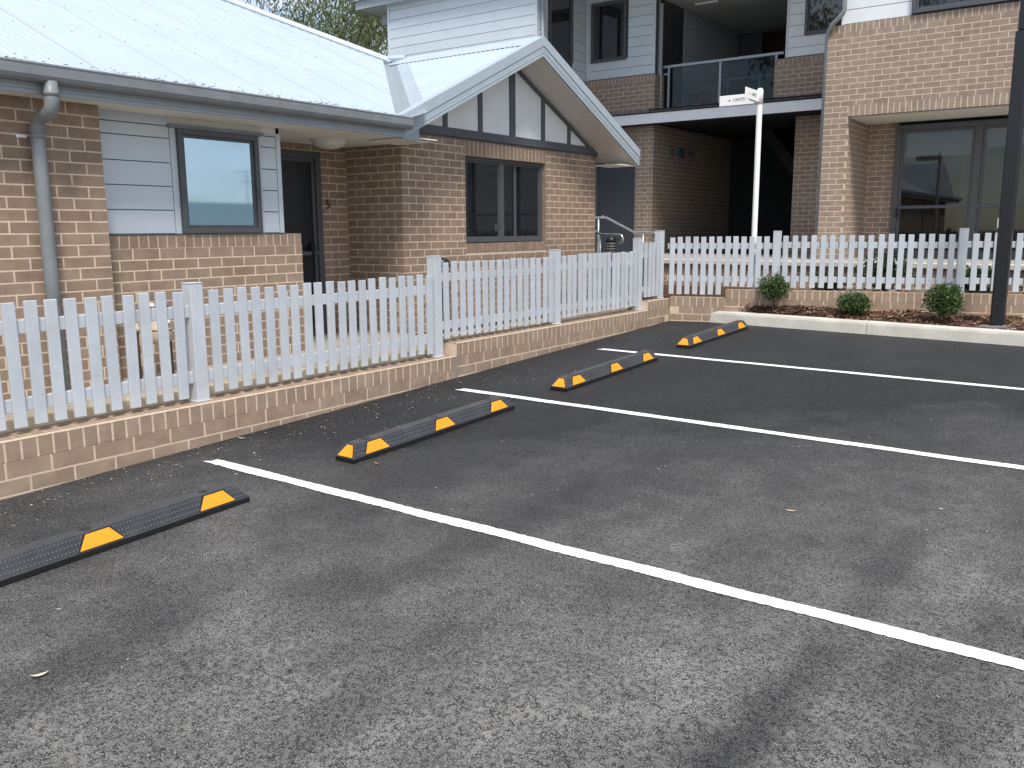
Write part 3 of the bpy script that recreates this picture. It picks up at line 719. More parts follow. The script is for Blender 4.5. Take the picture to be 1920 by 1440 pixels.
    # gable panel, beam and battens
gable_sheets(YA); 
gx = XG+.004
bb = B(); zb0 = 2.64; hw = (ZR-.23-zb0)/.4545; bb.prism([(gx, YA-hw, zb0), (gx, YA+hw, zb0), (gx, YA, zb0+hw*.4545)], (0, 0, 0), (-.02, 0, 0)); wpart('gable_panel', bb, 'panel', house)
bb = B(); bb.box(XG-.01, gx+.022, 7.30, 11.62, 2.548, 2.646); wpart('gable_beam', bb, 'trim', house, bevel=.003)
bb = B(); bb.box(XG-.06, XG+.008, 7.42, 11.60, 2.53, 2.5475); wpart('gable_flashing', bb, 'frame', house)
for yc, wd in ((8.115, .075), (8.785, .080), (9.46, .118), (10.17, .080), (10.83, .075)):
    zt = ZR-.232-.4545*(abs(yc-YA)+wd/2)
    bb = B(); bb.box(gx, gx+.018, yc-wd/2, yc+wd/2, 2.6465, zt); wpart('gable_batten', bb, 'trim', house, bevel=.002)
for sgn in (-1, 1):
    d = math.hypot(1, .4545); dv = Vector((0, sgn/d, -.4545/d)); bb = B()
    bb.obox(Vector((gx, YA+sgn*.001, ZR-.222-.055)), dv, (1, 0, 0), Vector((0, sgn*.4545/d, 1/d)), 2.16*d, .020, .045); wpart('gable_rake_trim', bb, 'trim', house)
# boxed eave ends at the foot of the gable
for y0, y1 in ((6.90, 7.33), (11.58, 12.02)):
    bb = B(); bb.box(XG-.01, XB-.06, y0, y1, 2.385, 2.40); wpart('eave_soffit', bb, 'soffit', house)
bb = B(); bb.prism([(XB-.03, 6.86, 2.385), (XB-.03, 7.12, 2.385), (XB-.03, 7.12, 2.62), (XB-.03, 6.86, 2.55)], (0, 0, 0), (.022, 0, 0)); wpart('eave_end_plate', bb, 'fascia', house)
# valley flashing
b = B(); n = 34
for i in range(n+1):
    t = i/n; x = -6.17 - 2.58*t; z = ZE + TM*(XE-x); y = YA-(ZR-z)/.4545; wob = .010*(i % 2)
    b.add([(x-.17+wob, y-.17+wob, z+.066), (x, y, z-.012), (x+.17-wob, y+.17-wob, z+.066)], [])
b.f = [f for i in range(n) for f in ((3*i, 3*i+3, 3*i+4, 3*i+1), (3*i+1, 3*i+4, 3*i+5, 3*i+2))]
wpart('valley_flashing', b, 'valley', house)
# hip capping along the top edge in view
bb = B(); bb.tube([(-8.70, 9.36, ZE+TM*(XE+8.70)+.03), (-11.5, 9.36-2.8/1.36, ZE+TM*(XE+11.5)+.03)], .055, 8); wpart('hip_cap', bb, 'roof', house)
bb = B(); bb.tube([(-8.74, 9.33, ZE+TM*(XE+8.74)+.045), (-8.5, 9.45, ZR+.02)], .05, 8); wpart('hip_cap', bb, 'roof', house)
# rear roof planes so the roof is a solid from the side
bb = B(); bb.add([(-8.70, 9.36, 3.76), (-11.5, 7.30, 5.03), (-11.5, -8, 5.03), (-17, -8, 2.6), (-17, 12.1, 2.6), (-8.7, 12.1, 2.6)], [(1, 2, 3, 4), (0, 1, 4, 5)]); wpart('rear_roof', bb, 'roof', house)
# roof screws in rows
b = B()
for t in (.16, 1.05, 1.95, 2.85, 3.75):
    y = -1.0
    while y < 9.2:
        lo, hi = cut_main(y)
        if lo < t < hi: b.lathe([(.007, 0), (.006, .005), (.001, .006)], (XE-t, y+random.uniform(-.01, .01), ZE+TM*t+.016), 6)
        y += .228
o = wpart('roof_screws', b, 'gutter', house); o['kind'] = 'stuff'
b = B()
for k in range(260):
    y = random.uniform(1.5, 6.7); t = abs(random.gauss(0, .05)) + .005; a = random.uniform(0, 6.3); l = random.uniform(.008, .03); p = Vector((XE-t, y, ZE+TM*t+.020))
    d = Vector((math.cos(a), math.sin(a), 0))*l; e = Vector((-math.sin(a), math.cos(a), .4))*l*.22; b.add([p-d, p+e, p+d, p-e], [(0, 1, 2, 3)])
o = wpart('gutter_leaves', b, 'chip', house); o['kind'] = 'stuff'
# side laps where one roof sheet covers the next
y = 3.66 - 6*.762
while y < 9.0:
    lo, hi = cut_main(y)
    if hi - lo > .2:
        d = math.hypot(1, TM); b = B(); b.obox((XE-lo, y, ZE+TM*lo+.0165), Vector((-1/d, 0, TM/d)), (0, 1, 0), Vector((TM/d, 0, 1/d)), (hi-lo)*d, .007, .0014); wpart('sheet_lap', b, 'roof', house)
    y += .762
# fascia, soffit, gutter, downpipe
bb = B(); Y0, Y1 = -8.0, 6.88
prof = [(-6.225, 2.402), (-6.225, 2.425), (-6.229, 2.430), (-6.225, 2.435), (-6.225, 2.452), (-6.229, 2.457), (-6.225, 2.462), (-6.225, 2.57), (-6.25, 2.57), (-6.25, 2.402)]
bb.prism([(x, Y0, z) for x, z in prof], (0, Y0, 0), (0, Y1, 0)); wpart('fascia', bb, 'fascia', house)
bb = B(); bb.box(-7.60, -6.25, 5.60, 7.42, ZS-.004, ZS+.008); bb.box(-6.70, -6.25, Y0, 5.60, ZS-.004, ZS+.008); wpart('soffit', bb, 'soffit', house)
bb = B(); bb.box(-6.66, -6.64, 4.45, 5.60, 2.36, ZS-.004); wpart('soffit_mould', bb, 'soffit', house)
prof = [(-6.222, 2.585), (-6.222, 2.475), (-6.150, 2.475), (-6.125, 2.487), (-6.113, 2.510), (-6.110, 2.570), (-6.105, 2.580), (-6.108, 2.590), (-6.118, 2.592), (-6.124, 2.584), (-6.126, 2.520), (-6.150, 2.490), (-6.212, 2.488), (-6.212, 2.585)]
bb = B(); bb.prism([(x, Y0, z) for x, z in prof], (0, Y0, 0), (0, 6.895, 0)); wpart('gutter', bb, 'gutter', house)
bb = B(); bb.tube([(-6.165, 3.250, 2.485), (-6.165, 3.250, 2.36), (-6.172, 3.250, 2.315), (-6.20, 3.250, 2.285), (-6.26, 3.250, 2.272), (-6.33, 3.250, 2.262), (-6.375, 3.250, 2.235), (-6.395, 3.250, 2.18), (-6.398, 3.250, 2.10), (-6.398, 3.250, 1.2), (-6.398, 3.250, .28)], .049, 18)
dp = wpart('downpipe', bb, 'gutter', house, smooth=True)
for z in (2.405, 2.14):
    bb = B(); bb.tube([(-6.165 if z > 2.3 else -6.398, 3.25, z-.018), (-6.165 if z > 2.3 else -6.398, 3.25, z+.018)], .052, 18); wpart('pipe_collar', bb, 'gutter', dp, smooth=True)
bb = B(); bb.box(-6.470, -6.463, 3.135, 3.205, 2.128, 2.148); wpart('pipe_bracket', bb, 'white', dp)
# far gable wing of the same house, left of the picture (seen only mirrored in glass)
gable_y = -4.2
bb = B(); bb.prism([(XB, gable_y-2.6, 2.60), (XB, gable_y+2.6, 2.60), (XB, gable_y, 3.78)], (0, 0, 0), (-2.6, 0, 0)); wpart('side_gable_roof', bb, 'roof', house)
bb = B(); bb.box(-6.75, -6.44, gable_y-2.1, gable_y+2.1, .0, 2.6); wpart('side_gable_wall', bb, 'brick', house)
bk.finish(house)
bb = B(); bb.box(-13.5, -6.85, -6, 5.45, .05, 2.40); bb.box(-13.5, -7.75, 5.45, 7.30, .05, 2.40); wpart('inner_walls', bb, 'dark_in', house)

# ---- gas meter on the house wall behind the fence
gm = root('gas_meter', (-6.36, 4.0, .31), 'beige gas meter with brown pipes on the brick wall behind the fence', 'gas meter')
bb = B()
for z, r in ((.585, .03), (.60, .075), (.66, .09), (.715, .092)): pass
bb.lathe([(.02, 0), (.072, .012), (.098, .05), (.102, .10), (.098, .12)], (-6.32, 4.02, .585), 20); wpart('meter_lower_case', bb, 'tan', gm, smooth=True)
bb = B(); bb.lathe([(.106, 0), (.106, .012), (.098, .016), (.092, .09), (.075, .13), (.04, .145), (.01, .147)], (-6.32, 4.02, .7055), 20); wpart('meter_upper_case', bb, 'tan', gm, smooth=True)
bb = B(); bb.box(-6.215, -6.205, 3.99, 4.05, .765, .81); wpart('meter_dial', bb, 'white', gm)
bb = B(); bb.tube([(-6.37, 3.86, .30), (-6.37, 3.86, .80), (-6.37, 3.87, .86), (-6.36, 3.92, .885), (-6.33, 3.965, .885), (-6.33, 3.975, .84)], .016, 8); wpart('inlet_pipe', bb, 'meter_pipe', gm, smooth=True)
bb = B(); bb.tube([(-6.33, 4.07, .84), (-6.33, 4.075, .885), (-6.36, 4.12, .89), (-6.39, 4.16, .87), (-6.39, 4.16, .31)], .014, 8); wpart('outlet_pipe', bb, 'meter_pipe', gm, smooth=True)
bb = B(); bb.lathe([(.03, 0), (.045, .01), (.045, .03), (.02, .05), (.018, .07)], (-6.37, 3.86, .70), 14); wpart('regulator', bb, 'tan', gm, smooth=True)
bb = B(); bb.lathe([(.022, 0), (.026, .01), (.022, .03)], (-6.34, 3.985, .885), 12); bb.lathe([(.022, 0), (.026, .01), (.022, .03)], (-6.33, 4.10, .765), 12); wpart('union_nut', bb, 'white', gm, smooth=True)

# ================================================================== TWO-STOREY BUILDING BEHIND
far = root('apartment_building', (-6, 17, .9), 'two storey brick and pale weatherboard apartment building with dark entry and glass balcony', 'apartment building')
bk = Bricks()
ZF, ZB = .95, 4.590                                 # floor level, top of the brickwork
def boards_y(x0, x1, Y, z0, ztop, holes=(), mat='clad', pitch=.195, zref=4.778, sides=(.03, .03)):
    """weatherboards facing -Y, one object per board piece."""
    zs = []; z = zref
    while z > z0: z -= pitch
    z += pitch; zs = [z0]
    while z < ztop: zs.append(z); z += pitch
    zs.append(ztop)
    for za, zc in zip(zs[:-1], zs[1:]):
        zm = (za+zc)/2
        if zc-za < .02: continue
        for a, c in subtract([(x0+sides[0], x1-sides[1])], [(h[0], h[1]) for h in holes if h[2] < zm < h[3]]):
            b = B(); lo = za+.008
            b.add([(a, Y, lo), (a, Y-.014, lo), (a, Y-.010, zc), (a, Y, zc), (c, Y, lo), (c, Y-.014, lo), (c, Y-.010, zc), (c, Y, zc)], [(0, 1, 2, 3), (7, 6, 5, 4), (0, 4, 5, 1), (1, 5, 6, 2), (2, 6, 7, 3), (3, 7, 4, 0)])
            wpart('cladding_board', b, mat, far)
def boards_x(y0, y1, X, z0, ztop, holes=(), mat='clad', pitch=.195, zref=4.778, sgn=1):
    z = zref
    while z > z0: z -= pitch
    z += pitch; zs = [z0]
    while z < ztop: zs.append(z); z += pitch
    zs.append(ztop)
    for za, zc in zip(zs[:-1], zs[1:]):
        zm = (za+zc)/2
        if zc-za < .02: continue
        for a, c in subtract([(y0+.03, y1-.03)], [(h[0], h[1]) for h in holes if h[2] < zm < h[3]]):
            b = B(); lo = za+.008
            b.add([(X, a, lo), (X+sgn*.014, a, lo), (X+sgn*.010, a, zc), (X, a, zc), (X, c, lo), (X+sgn*.014, c, lo), (X+sgn*.010, c, zc), (X, c, zc)], [(0, 1, 2, 3), (7, 6, 5, 4), (0, 4, 5, 1), (1, 5, 6, 2), (2, 6, 7, 3), (3, 7, 4, 0)])
            wpart('cladding_board', b, mat, far)
def slab(name, mat, *boxes, par=far, bevel=0):
    b = B()
    for q in boxes: b.box(*q)
    return wpart(name, b, mat, par, bevel=bevel)
def corner(x, y, z0, z1, wd=.032): slab('corner_trim', 'clad', (x-wd, x+.017, y-.017, y+wd, z0, z1))
HT = 6.35
# A: left block, clad, facing the camera
slab('wall', 'trim', (-14.05, -10.12, 15.10, 15.20, 2.5, HT), (-10.22, -10.12, 15.20, 17.0, 2.5, HT))
boards_y(-14.05, -10.12, 15.10, 4.45, HT, zref=5.235)
slab('corner_trim', 'clad', (-14.075, -14.02, 15.075, 15.2, 4.0, HT))
corner(-10.12, 15.10, 4.0, HT)
boards_x(15.13, 16.99, -10.12, 4.45, HT, holes=[(15.49, 16.43, 4.85, HT)], zref=4.963)
window(far, 'x', -10.13, 15.52, 16.40, 4.88, 6.30, .045, .06, 'glass_dark', -10.115)
b = B(); b.tube([(-10.06, 15.22, 3.0), (-10.06, 15.22, HT)], .04, 12); wpart('downpipe', b, 'fascia', far, smooth=True)
# B: middle block
slab('wall', 'trim', (-10.12, -8.47, 17.01, 17.11, 4.59, HT))
boards_y(-10.11, -8.47, 17.01, 4.60, HT, holes=[(-10.005, -9.105, 4.925, 6.17)], sides=(.05, .05))
corner(-8.50, 17.01, 4.6, HT)
slab('corner_trim', 'clad', (-10.125, -10.055, 16.985, 17.01, 4.6, HT))
window(far, 'y', 17.005, -9.975, -9.135, 4.945, 6.14, .045, .06, 'glass_dark', 16.995)
F, q = brick_wall(bk, far, (-10.15, 17.0), (1, 0), (0, -1), 1.68, 3.80, ZB-.116, mat='brick_far', c1=0, off=0)
soldier(bk, q, F, 0, 1.68, ZB-.114, ZB, .0853, 0, 'brick_far', bed=far)
F, q = brick_wall(bk, far, (-8.47, 17.0), (0, 1), (1, 0), .42, 3.80, ZB-.116, mat='brick_far', c0=1)
soldier(bk, q, F, .0, .42, ZB-.114, ZB, .0853, 0, 'brick_far', bed=far)
boards_x(17.02, 17.24, -8.505, 4.60, HT)
# ground floor: door, pier beside the entry, dark entry walls
F, q = brick_wall(bk, far, (-8.885, 17.0), (1, 0), (0, -1), .415, .8, 3.60, mat='brick_far', c1=0)
brick_wall(bk, far, (-8.47, 17.0), (0, 1), (1, 0), 4.2, .8, 3.60, mat='brick_far', c0=1)
slab('wall', 'brick_far', (-12.0, -9.86, 17.03, 17.2, .5, 3.6), (-9.86, -8.885, 17.03, 17.2, 2.87, 3.6))
dd = slab('door', 'door', (-9.82, -8.90, 17.05, 17.10, ZF, 2.83), bevel=.004)
slab('door_frame', 'frame', (-9.86, -9.80, 17.0, 17.10, ZF, 2.87), (-8.92, -8.886, 17.0, 17.10, ZF, 2.87), (-9.80, -8.92, 17.0, 17.10, 2.82, 2.87), par=dd)
b = B(); b.lathe([(.025, 0), (.028, .02), (.02, .04)], (-9.66, 17.0, 1.72), 10); wpart('door_handle', b, 'steel', dd, smooth=True)
F, q = brick_wall(bk, far, (-5.73, 17.6), (1, 0), (0, -1), 1.3, .8, 3.60, mat='brick_far')
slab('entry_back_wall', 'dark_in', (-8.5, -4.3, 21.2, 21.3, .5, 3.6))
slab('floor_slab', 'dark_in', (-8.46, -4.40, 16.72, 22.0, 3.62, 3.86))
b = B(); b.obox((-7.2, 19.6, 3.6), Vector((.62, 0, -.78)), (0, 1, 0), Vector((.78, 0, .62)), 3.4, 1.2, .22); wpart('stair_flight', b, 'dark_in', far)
# awning: fascia beam and corrugated sheet
slab('awning_fascia', 'clad_white', (-9.75, -4.40, 16.56, 16.60, 3.562, 3.755))
b = B(); corrugated(b, (-9.75, 16.52, 3.775), (1, 0, 0), Vector((0, .97, .22)), Vector((0, -.22, .97)), 5.33, lambda u: 0, lambda u: .50, .009, .076, 6); wpart('awning_sheet', b, 'gutter', far, smooth=True)
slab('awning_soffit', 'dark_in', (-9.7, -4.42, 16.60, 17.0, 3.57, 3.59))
# C: balcony recess
slab('balcony_floor', 'concrete', (-8.46, -5.95, 17.3, 21.5, 3.86, 3.90))
slab('balcony_ceiling', 'soffit', (-8.50, -4.4, 17.02, 21.6, 6.10, 6.14))
slab('balcony_side_wall', 'trim', (-8.62, -8.50, 17.43, 21.6, 3.86, 6.10)); boards_x(18.35, 21.5, -8.50, 3.95, 6.09)
bd = slab('balcony_door', 'door', (-8.52, -8.487, 17.30, 18.28, 3.90, 5.95)); slab('door_frame', 'clad', (-8.50, -8.46, 17.235, 17.295, 3.90, 6.0), par=bd)
slab('balcony_back_wall', 'trim', (-8.5, -7.9, 21.5, 21.6, 3.86, 6.1), (-7.0, -4.4, 21.5, 21.6, 3.86, 6.1), (-7.9, -7.0, 21.5, 21.6, 3.86, 4.3))
b = B(); b.box(-8.12, -7.60, 18.05, 18.13, 6.06, 6.10); wpart('ceiling_light', b, 'white', far, bevel=.01)
F, q = brick_wall(bk, far, (-8.46, 19.1), (1, 0), (0, -1), .55, 3.90, 4.62, mat='brick_far')
def balustrade(par, x0, x1, Y, z0, z1, mids, nm='balustrade'):
    r = slab(nm, 'barge', (x0, x1, Y-.025, Y+.025, z1-.05, z1), par=par, bevel=.003)
    slab('bottom_rail', 'barge', (x0+.12, x1-.12, Y-.02, Y+.02, z0, z0+.05), par=r)
    slab('bracket_rail', 'barge', (x0, x0+.13, Y-.02, Y+.02, z1-.19, z1-.155), (x1-.13, x1, Y-.02, Y+.02, z1-.19, z1-.155), par=r)
    ps = [x0+.14] + list(mids) + [x1-.14]
    for p_ in ps: slab('post', 'barge', (p_-.022, p_+.022, Y-.022, Y+.022, z0+.05, z1-.05), par=r)
    for a, c in zip(ps[:-1], ps[1:]): slab('pane', 'glass_clear', (a+.022, c-.022, Y-.004, Y+.004, z0+.05, z1-.06), par=r)
    return r
balustrade(far, -8.50, -5.96, 17.42, 3.90, 4.80, (-7.235,))
balustrade(far, -8.50, -6.60, 20.6, 3.90, 4.95, (-7.6,))
# D: right part of the recess front
slab('wall', 'trim', (-5.79, -4.38, 17.01, 17.11, 4.59, HT))
boards_y(-5.79, -4.38, 17.01, 4.60, HT, holes=[(-5.46, -4.6, 4.93, HT)], zref=4.759, mat='clad_white', sides=(.04, .0))
corner(-5.76, 17.01, 4.6, HT)
window(far, 'y', 17.005, -5.435, -4.62, 4.95, 6.30, .045, .06, 'glass_dark', 16.995)
F, q = brick_wall(bk, far, (-5.985, 17.0), (1, 0), (0, -1), 1.62, 3.86, ZB-.116, mat='brick_far')
soldier(bk, q, F, 0, 1.62, ZB-.114, ZB, .0853, 0, 'brick_far', bed=far)
slab('wall', 'brick_far', (-5.978, -5.88, 17.006, 17.42, 3.86, ZB-.004))
# E: right wing with the sliding door recess
RX0, RX1, RY = -4.37, 2.6, 14.80
op = (-3.995-RX0, 1.6-RX0)
F, q = brick_wall(bk, far, (RX0, RY), (1, 0), (0, -1), RX1-RX0, .5, ZB-.116, holes=[(op[0], op[1], .5, 3.375)], mat='brick_far', off=.015)
soldier(bk, q, F, 0, RX1-RX0, ZB-.114, ZB, .0853, 0, 'brick_far', bed=far)
soldier(bk, q, F, op[0], op[1], 3.200, 3.372, .0853, 0, 'brick_far')
bb = B(); bb.box(-3.995, 1.6, RY+.0012, RY+.11, 3.202, 3.3745); wpart('lintel_mortar', bb, 'mortar', far)
brick_wall(bk, far, (-3.995, RY+.116), (0, 1), (1, 0), 1.185, .6, 3.20, mat='brick_far', phase=1)
slab('recess_soffit', 'soffit', (-4.2, 1.8, RY+.12, 16.12, 3.185, 3.20))
F, q = brick_wall(bk, far, (-4.25, 16.1), (1, 0), (0, -1), .74, .6, 3.185, mat='brick_far', off=.07)
sl = window(far, 'y', 16.10, -3.52, 1.4, ZF, 3.13, .085, .08, 'glass_door', 16.07, name='sliding_door', mull=((-2.335, -2.225), (-1.1, -1.0), (.15, .25)), trans=((1.77, 1.82),))
b = B(); b.box(-3.445, -3.415, 15.99, 16.03, 1.62, 1.78); wpart('door_handle', b, 'black', sl)
slab('roller_blind', 'white', (-3.38, -2.36, 16.20, 16.21, 2.62, 3.02), (-2.20, 1.3, 16.20, 16.21, 2.72, 3.02))
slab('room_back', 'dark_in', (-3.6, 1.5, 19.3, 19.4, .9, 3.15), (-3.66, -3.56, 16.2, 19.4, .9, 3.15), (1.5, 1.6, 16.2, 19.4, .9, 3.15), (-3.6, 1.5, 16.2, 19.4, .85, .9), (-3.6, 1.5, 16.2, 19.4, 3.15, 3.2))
slab('room_partition', 'render', (-2.9, -1.7, 18.6, 18.7, .9, 2.75), (-.9, .6, 18.9, 19.0, .9, 2.75))
slab('notice', 'white', (-1.92, -1.72, 16.045, 16.05, 1.44, 1.60))
slab('wall', 'trim', (-4.16, RX1, RY+.03, RY+.15, ZB, HT+.8))
boards_y(-4.16, RX1, RY+.03, ZB+.002, HT+.8, holes=[(-3.16, -.9, ZB+.02, HT)], zref=4.80, mat='clad_white', sides=(.03, .03), pitch=.39)
slab('corner_trim', 'clad_white', (-4.175, -4.13, RY+.008, RY+.10, ZB+.002, HT+.8))
window(far, 'y', RY+.02, -3.14, -.92, ZB+.022, 6.2, .05, .065, 'glass_dark', RY+.0, mull=((-2.08, -2.02),))
b = B(); b.tube([(-4.12, RY-.08, 6.5), (-4.12, RY-.08, 4.80), (-4.13, RY-.08, 4.75), (-4.29, RY-.07, 4.60), (-4.35, RY-.03, 4.53), (-4.380, RY+.01, 4.44), (-4.390, RY+.04, 4.34), (-4.392, RY+.06, .8)], .036, 14); wpart('downpipe', b, 'gutter', far, smooth=True)
# eaves and roofs above the picture
slab('eave_soffit', 'soffit', (-14.85, -9.6, 14.95, 15.40, 6.33, 6.35), (-10.6, -8.2, 15.3, 17.0, 6.33, 6.35), (-14.9, -14.05, 15.40, 17.5, 6.33, 6.35))
slab('eave_fascia', 'fascia', (-14.9, -14.85, 14.93, 17.5, 6.32, 6.52), (-14.85, -9.6, 14.90, 14.95, 6.32, 6.52))
slab('eave_beam', 'fascia', (-14.55, -14.05, 15.42, 15.52, 6.05, 6.25))
b = B(); b.add([(-15, 14.85, 6.5), (3, 14.4, 6.5), (3, 24, 6.5), (-15, 24, 6.5), (-12, 19.5, 8.6), (0, 19.5, 8.6)], [(0, 1, 5, 4), (1, 2, 5), (2, 3, 4, 5), (3, 0, 4)]); wpart('roof', b, 'roof', far)
slab('upper_ceiling', 'soffit', (-14.0, 2.6, 17.12, 23.5, 6.36, 6.40))
slab('rear_wall', 'brick_far', (-14.0, 2.6, 23.5, 23.6, .5, 6.4), (-14.05, -13.95, 15.2, 23.5, .5, 6.4), (2.5, 2.6, 14.92, 23.5, .5, 6.4))
# entry wall lights
b = B(); b.tube([(-8.47, 18.26, 3.09), (-8.40, 18.26, 3.09)], .11, 16); wl = wpart('wall_light', b, 'trim', far)
for y in (17.83, 18.74):
    b = B(); b.tube([(-8.47, y, 3.09), (-8.42, y, 3.09), (-8.36, y-.03, 3.07)], [.03, .05, .07], 12); wpart('lamp_head', b, 'trim', wl)
bk.finish(far)
b = B(); b.lathe([(.075, 0), (.08, .02), (.08, .34), (.07, .40), (.035, .44), (.03, .50)], (-8.30, 18.75, 3.905), 16)
ex = root('fire_extinguisher', (-8.30, 18.75, 3.905), 'red fire extinguisher with white label standing behind the balcony glass', 'extinguisher')
wpart('cylinder', b, 'red', ex, smooth=True)
b = B(); b.box(-8.345, -8.255, 18.66, 18.672, 4.02, 4.17); wpart('extinguisher_label', b, 'white', ex)
b = B(); b.box(-8.34, -8.26, 18.70, 18.80, 4.40, 4.45); b.tube([(-8.30, 18.72, 4.43), (-8.22, 18.68, 4.38), (-8.21, 18.68, 4.15)], .012, 6); wpart('valve_head', b, 'lamp_dome', ex)

# ================================================================== TERRACE, PLANTER WALL, PLANTS BEHIND THE FENCE
slab_b = B(); slab_b.box(-10.0, 6.0, 12.75, 17.2, .3, ZF); slab_b.box(-12, -6.62, 11.75, 12.75, .2, .62)
ter = wpart('terrace', slab_b, 'concrete', None); ter['kind'] = 'structure'
b = B(); b.prism([tuple(BW(0, .24, .25)), tuple(BW(9, .24, .25)), (4.2, 12.75, .25), (-6.6, 12.75, .25), (-6.6, 10.3, .25)], (0, 0, 0), (0, 0, .35)); o = wpart('planter_soil', b, 'mulch', None); o['kind'] = 'structure'
pw = root('planter_wall', (-1, 12.6, .6), 'low brick planter wall with pale concrete capping seen through the back fence', 'brick wall')
bk = Bricks(); brick_wall(bk, pw, (-6.5, 12.60), (1, 0), (0, -1), 9.5, .55, .93, mat='brick_low'); bk.finish(pw, 160)
b = B(); b.box(-6.55, 3.05, 12.54, 12.78, .93, 1.0); wpart('capping', b, 'kerb', pw, bevel=.008)
def shrub(name, label, x, y, z, w_, h, mat, stem=.0, n=900, grp=None, leaf=.028, flat=False):
    r = root(name, (x, y, z), label, 'shrub', grp)
    b = B(); lob = [(random.uniform(-.35, .35), random.uniform(-.35, .35), random.uniform(-.2, .45), random.uniform(.45, .75)) for _ in range(7)]
    for k in range(n):
        a, c = random.uniform(0, 6.283), random.uniform(-1, 1); rr = random.random()**.45
        s_ = math.sqrt(1-c*c); d = Vector((s_*math.cos(a), s_*math.sin(a), c))
        bump = .86 + .16*math.sin(3*a+x*7)*math.sin(2.3*c+x) + random.uniform(-.10, .12)
        p = Vector((d.x*w_/2*rr*bump, d.y*w_/2*rr*bump, stem + h/2 + d.z*h/2*rr*bump*(1.0 if not flat else .95)))
        l = leaf*random.uniform(.6, 1.35); u = Vector((random.gauss(0, 1), random.gauss(0, 1), random.gauss(.5, .8))).normalized(); v = u.cross(Vector((random.gauss(0, 1), random.gauss(0, 1), random.gauss(0, 1)))).normalized()
        b.add([p, p+u*l*.5+v*l*.28, p+u*l, p+u*l*.5-v*l*.28], [(0, 1, 2, 3)])
    for k in range(14):                                # a few long shoots
        a = random.uniform(0, 6.283); c = random.uniform(.3, 1); s_ = math.sqrt(1-c*c); d = Vector((s_*math.cos(a), s_*math.sin(a), c))
        p0 = Vector((d.x*w_/2*.85, d.y*w_/2*.85, stem+h/2+d.z*h/2*.85))
        for j in range(7):
            p = p0 + (d+Vector((0, 0, .5)))*j*.012; u = Vector((random.gauss(0, 1), random.gauss(0, 1), .6)).normalized(); v = u.cross(Vector((0, 0, 1))).normalized()
            b.add([p, p+u*.012+v*.006, p+u*.024, p+u*.012-v*.006], [(0, 1, 2, 3)])
    b.obj('foliage', mat, r, Mw=T(x, y, z))
    b = B(); b.tube([(0, 0, -.03), (.005, .004, stem*.5+.02), (0, .01, stem+h*.35)], [.010, .009, .006], 7)
    for k in range(8):
        a = random.uniform(0, 6.28); b.tube([(0, .006, stem+h*.12), (math.cos(a)*w_*.18, math.sin(a)*w_*.18, stem+h*.45), (math.cos(a)*w_*.33, math.sin(a)*w_*.33, stem+h*.7)], [.005, .004, .002], 5)
    b.obj('stem', 'stem', r, Mw=T(x, y, z)); return r
gp = 'clipped shrubs in the mulch bed'
shrub('round_shrub', 'small round shrub on a bare stem, nearest the sign pole', -3.475, 10.17, .515, .40, .33, 'leaf_shrub', .10, 2600, gp, .030)
shrub('round_shrub', 'low wide flat-topped shrub in the middle of the mulch bed', -2.585, 10.27, .505, .42, .25, 'leaf_shrub', .0, 2600, gp, .030)
shrub('round_shrub', 'tallest bushy shrub in the mulch bed, next to the black lamp post', -1.65, 10.23, .50, .43, .40, 'leaf_shrub', .0, 3200, gp, .032)
gp = 'plants between the back fence and the planter wall'
for i, (x, y, ww, hh, lab) in enumerate(((-2.55, 11.6, .75, .62, 'dark green bush behind the back fence, left of the sliding door'), (-1.55, 11.7, .55, .42, 'small green bush behind the back fence under the sliding door'),
        (-.75, 11.5, .8, .5, 'dark green bush behind the back fence near the black lamp post'), (-6.35, 12.35, .7, .5, 'dark green bush beside the entry door and handrails'), (-3.35, 11.9, .5, .3, 'low green plant behind the back fence below the brick pier'))):
    shrub('garden_bush', lab, x, y, .60, ww, hh, 'leaf_dark', .0, 900, gp, .06)
# pale rocks behind the fence
def rock(x, y, z, r_, lab):
    bm = bmesh.new(); bmesh.ops.create_icosphere(bm, subdivisions=2, radius=r_)
    for v in bm.verts: v.co *= random.uniform(.82, 1.12); v.co.z *= .62
    me = bpy.data.meshes.new('rock'); bm.to_mesh(me); bm.free(); me.materials.append(M['kerb']); tag(link('rock', me, None, T(x, y, z)), lab, 'rock', 'pale rocks behind the back fence')
rock(-2.35, 11.05, .66, .13, 'pale rock behind the back fence between the flat shrub and the tall shrub')
rock(-1.98, 11.0, .66, .16, 'pale rock behind the back fence just left of the tall shrub')
rock(-1.25, 10.95, .67, .14, 'pale rock behind the back fence beside the lamp post')

# ================================================================== SIGN POST, LAMP POST, HANDRAILS, BOLLARDS
sg = root('sign_post', (-3.828, 10.42, .62), 'white street name style pole with two finger signs reading UNITS', 'sign post')
b = B(); b.tube([(-3.828, 10.42, .60), (-3.828, 10.42, 3.055)], .033, 18); wpart('pole', b, 'white', sg, smooth=False)
b = B(); b.lathe([(.036, 0), (.037, .15), (.035, .165), (.022, .182), (.004, .186)], (-3.828, 10.42, 2.90), 18); wpart('pole_cap', b, 'white', sg, smooth=True)
b = B(); b.box(-4.325, -3.865, 10.412, 10.424, 2.915, 3.035); s1 = wpart('finger_sign', b, 'white', sg, bevel=.002)
text_obj('sign_text', 'UNITS', .052, 'text', T(-4.080, 10.4105, 2.976) @ FY, s1, .0006)
b = B(); b.prism([(-4.215, 10.4112, 2.974), (-4.190, 10.4112, 2.986), (-4.190, 10.4112, 2.962)], (0, 0, 0), (0, -.001, 0)); wpart('sign_arrow', b, 'text', s1)
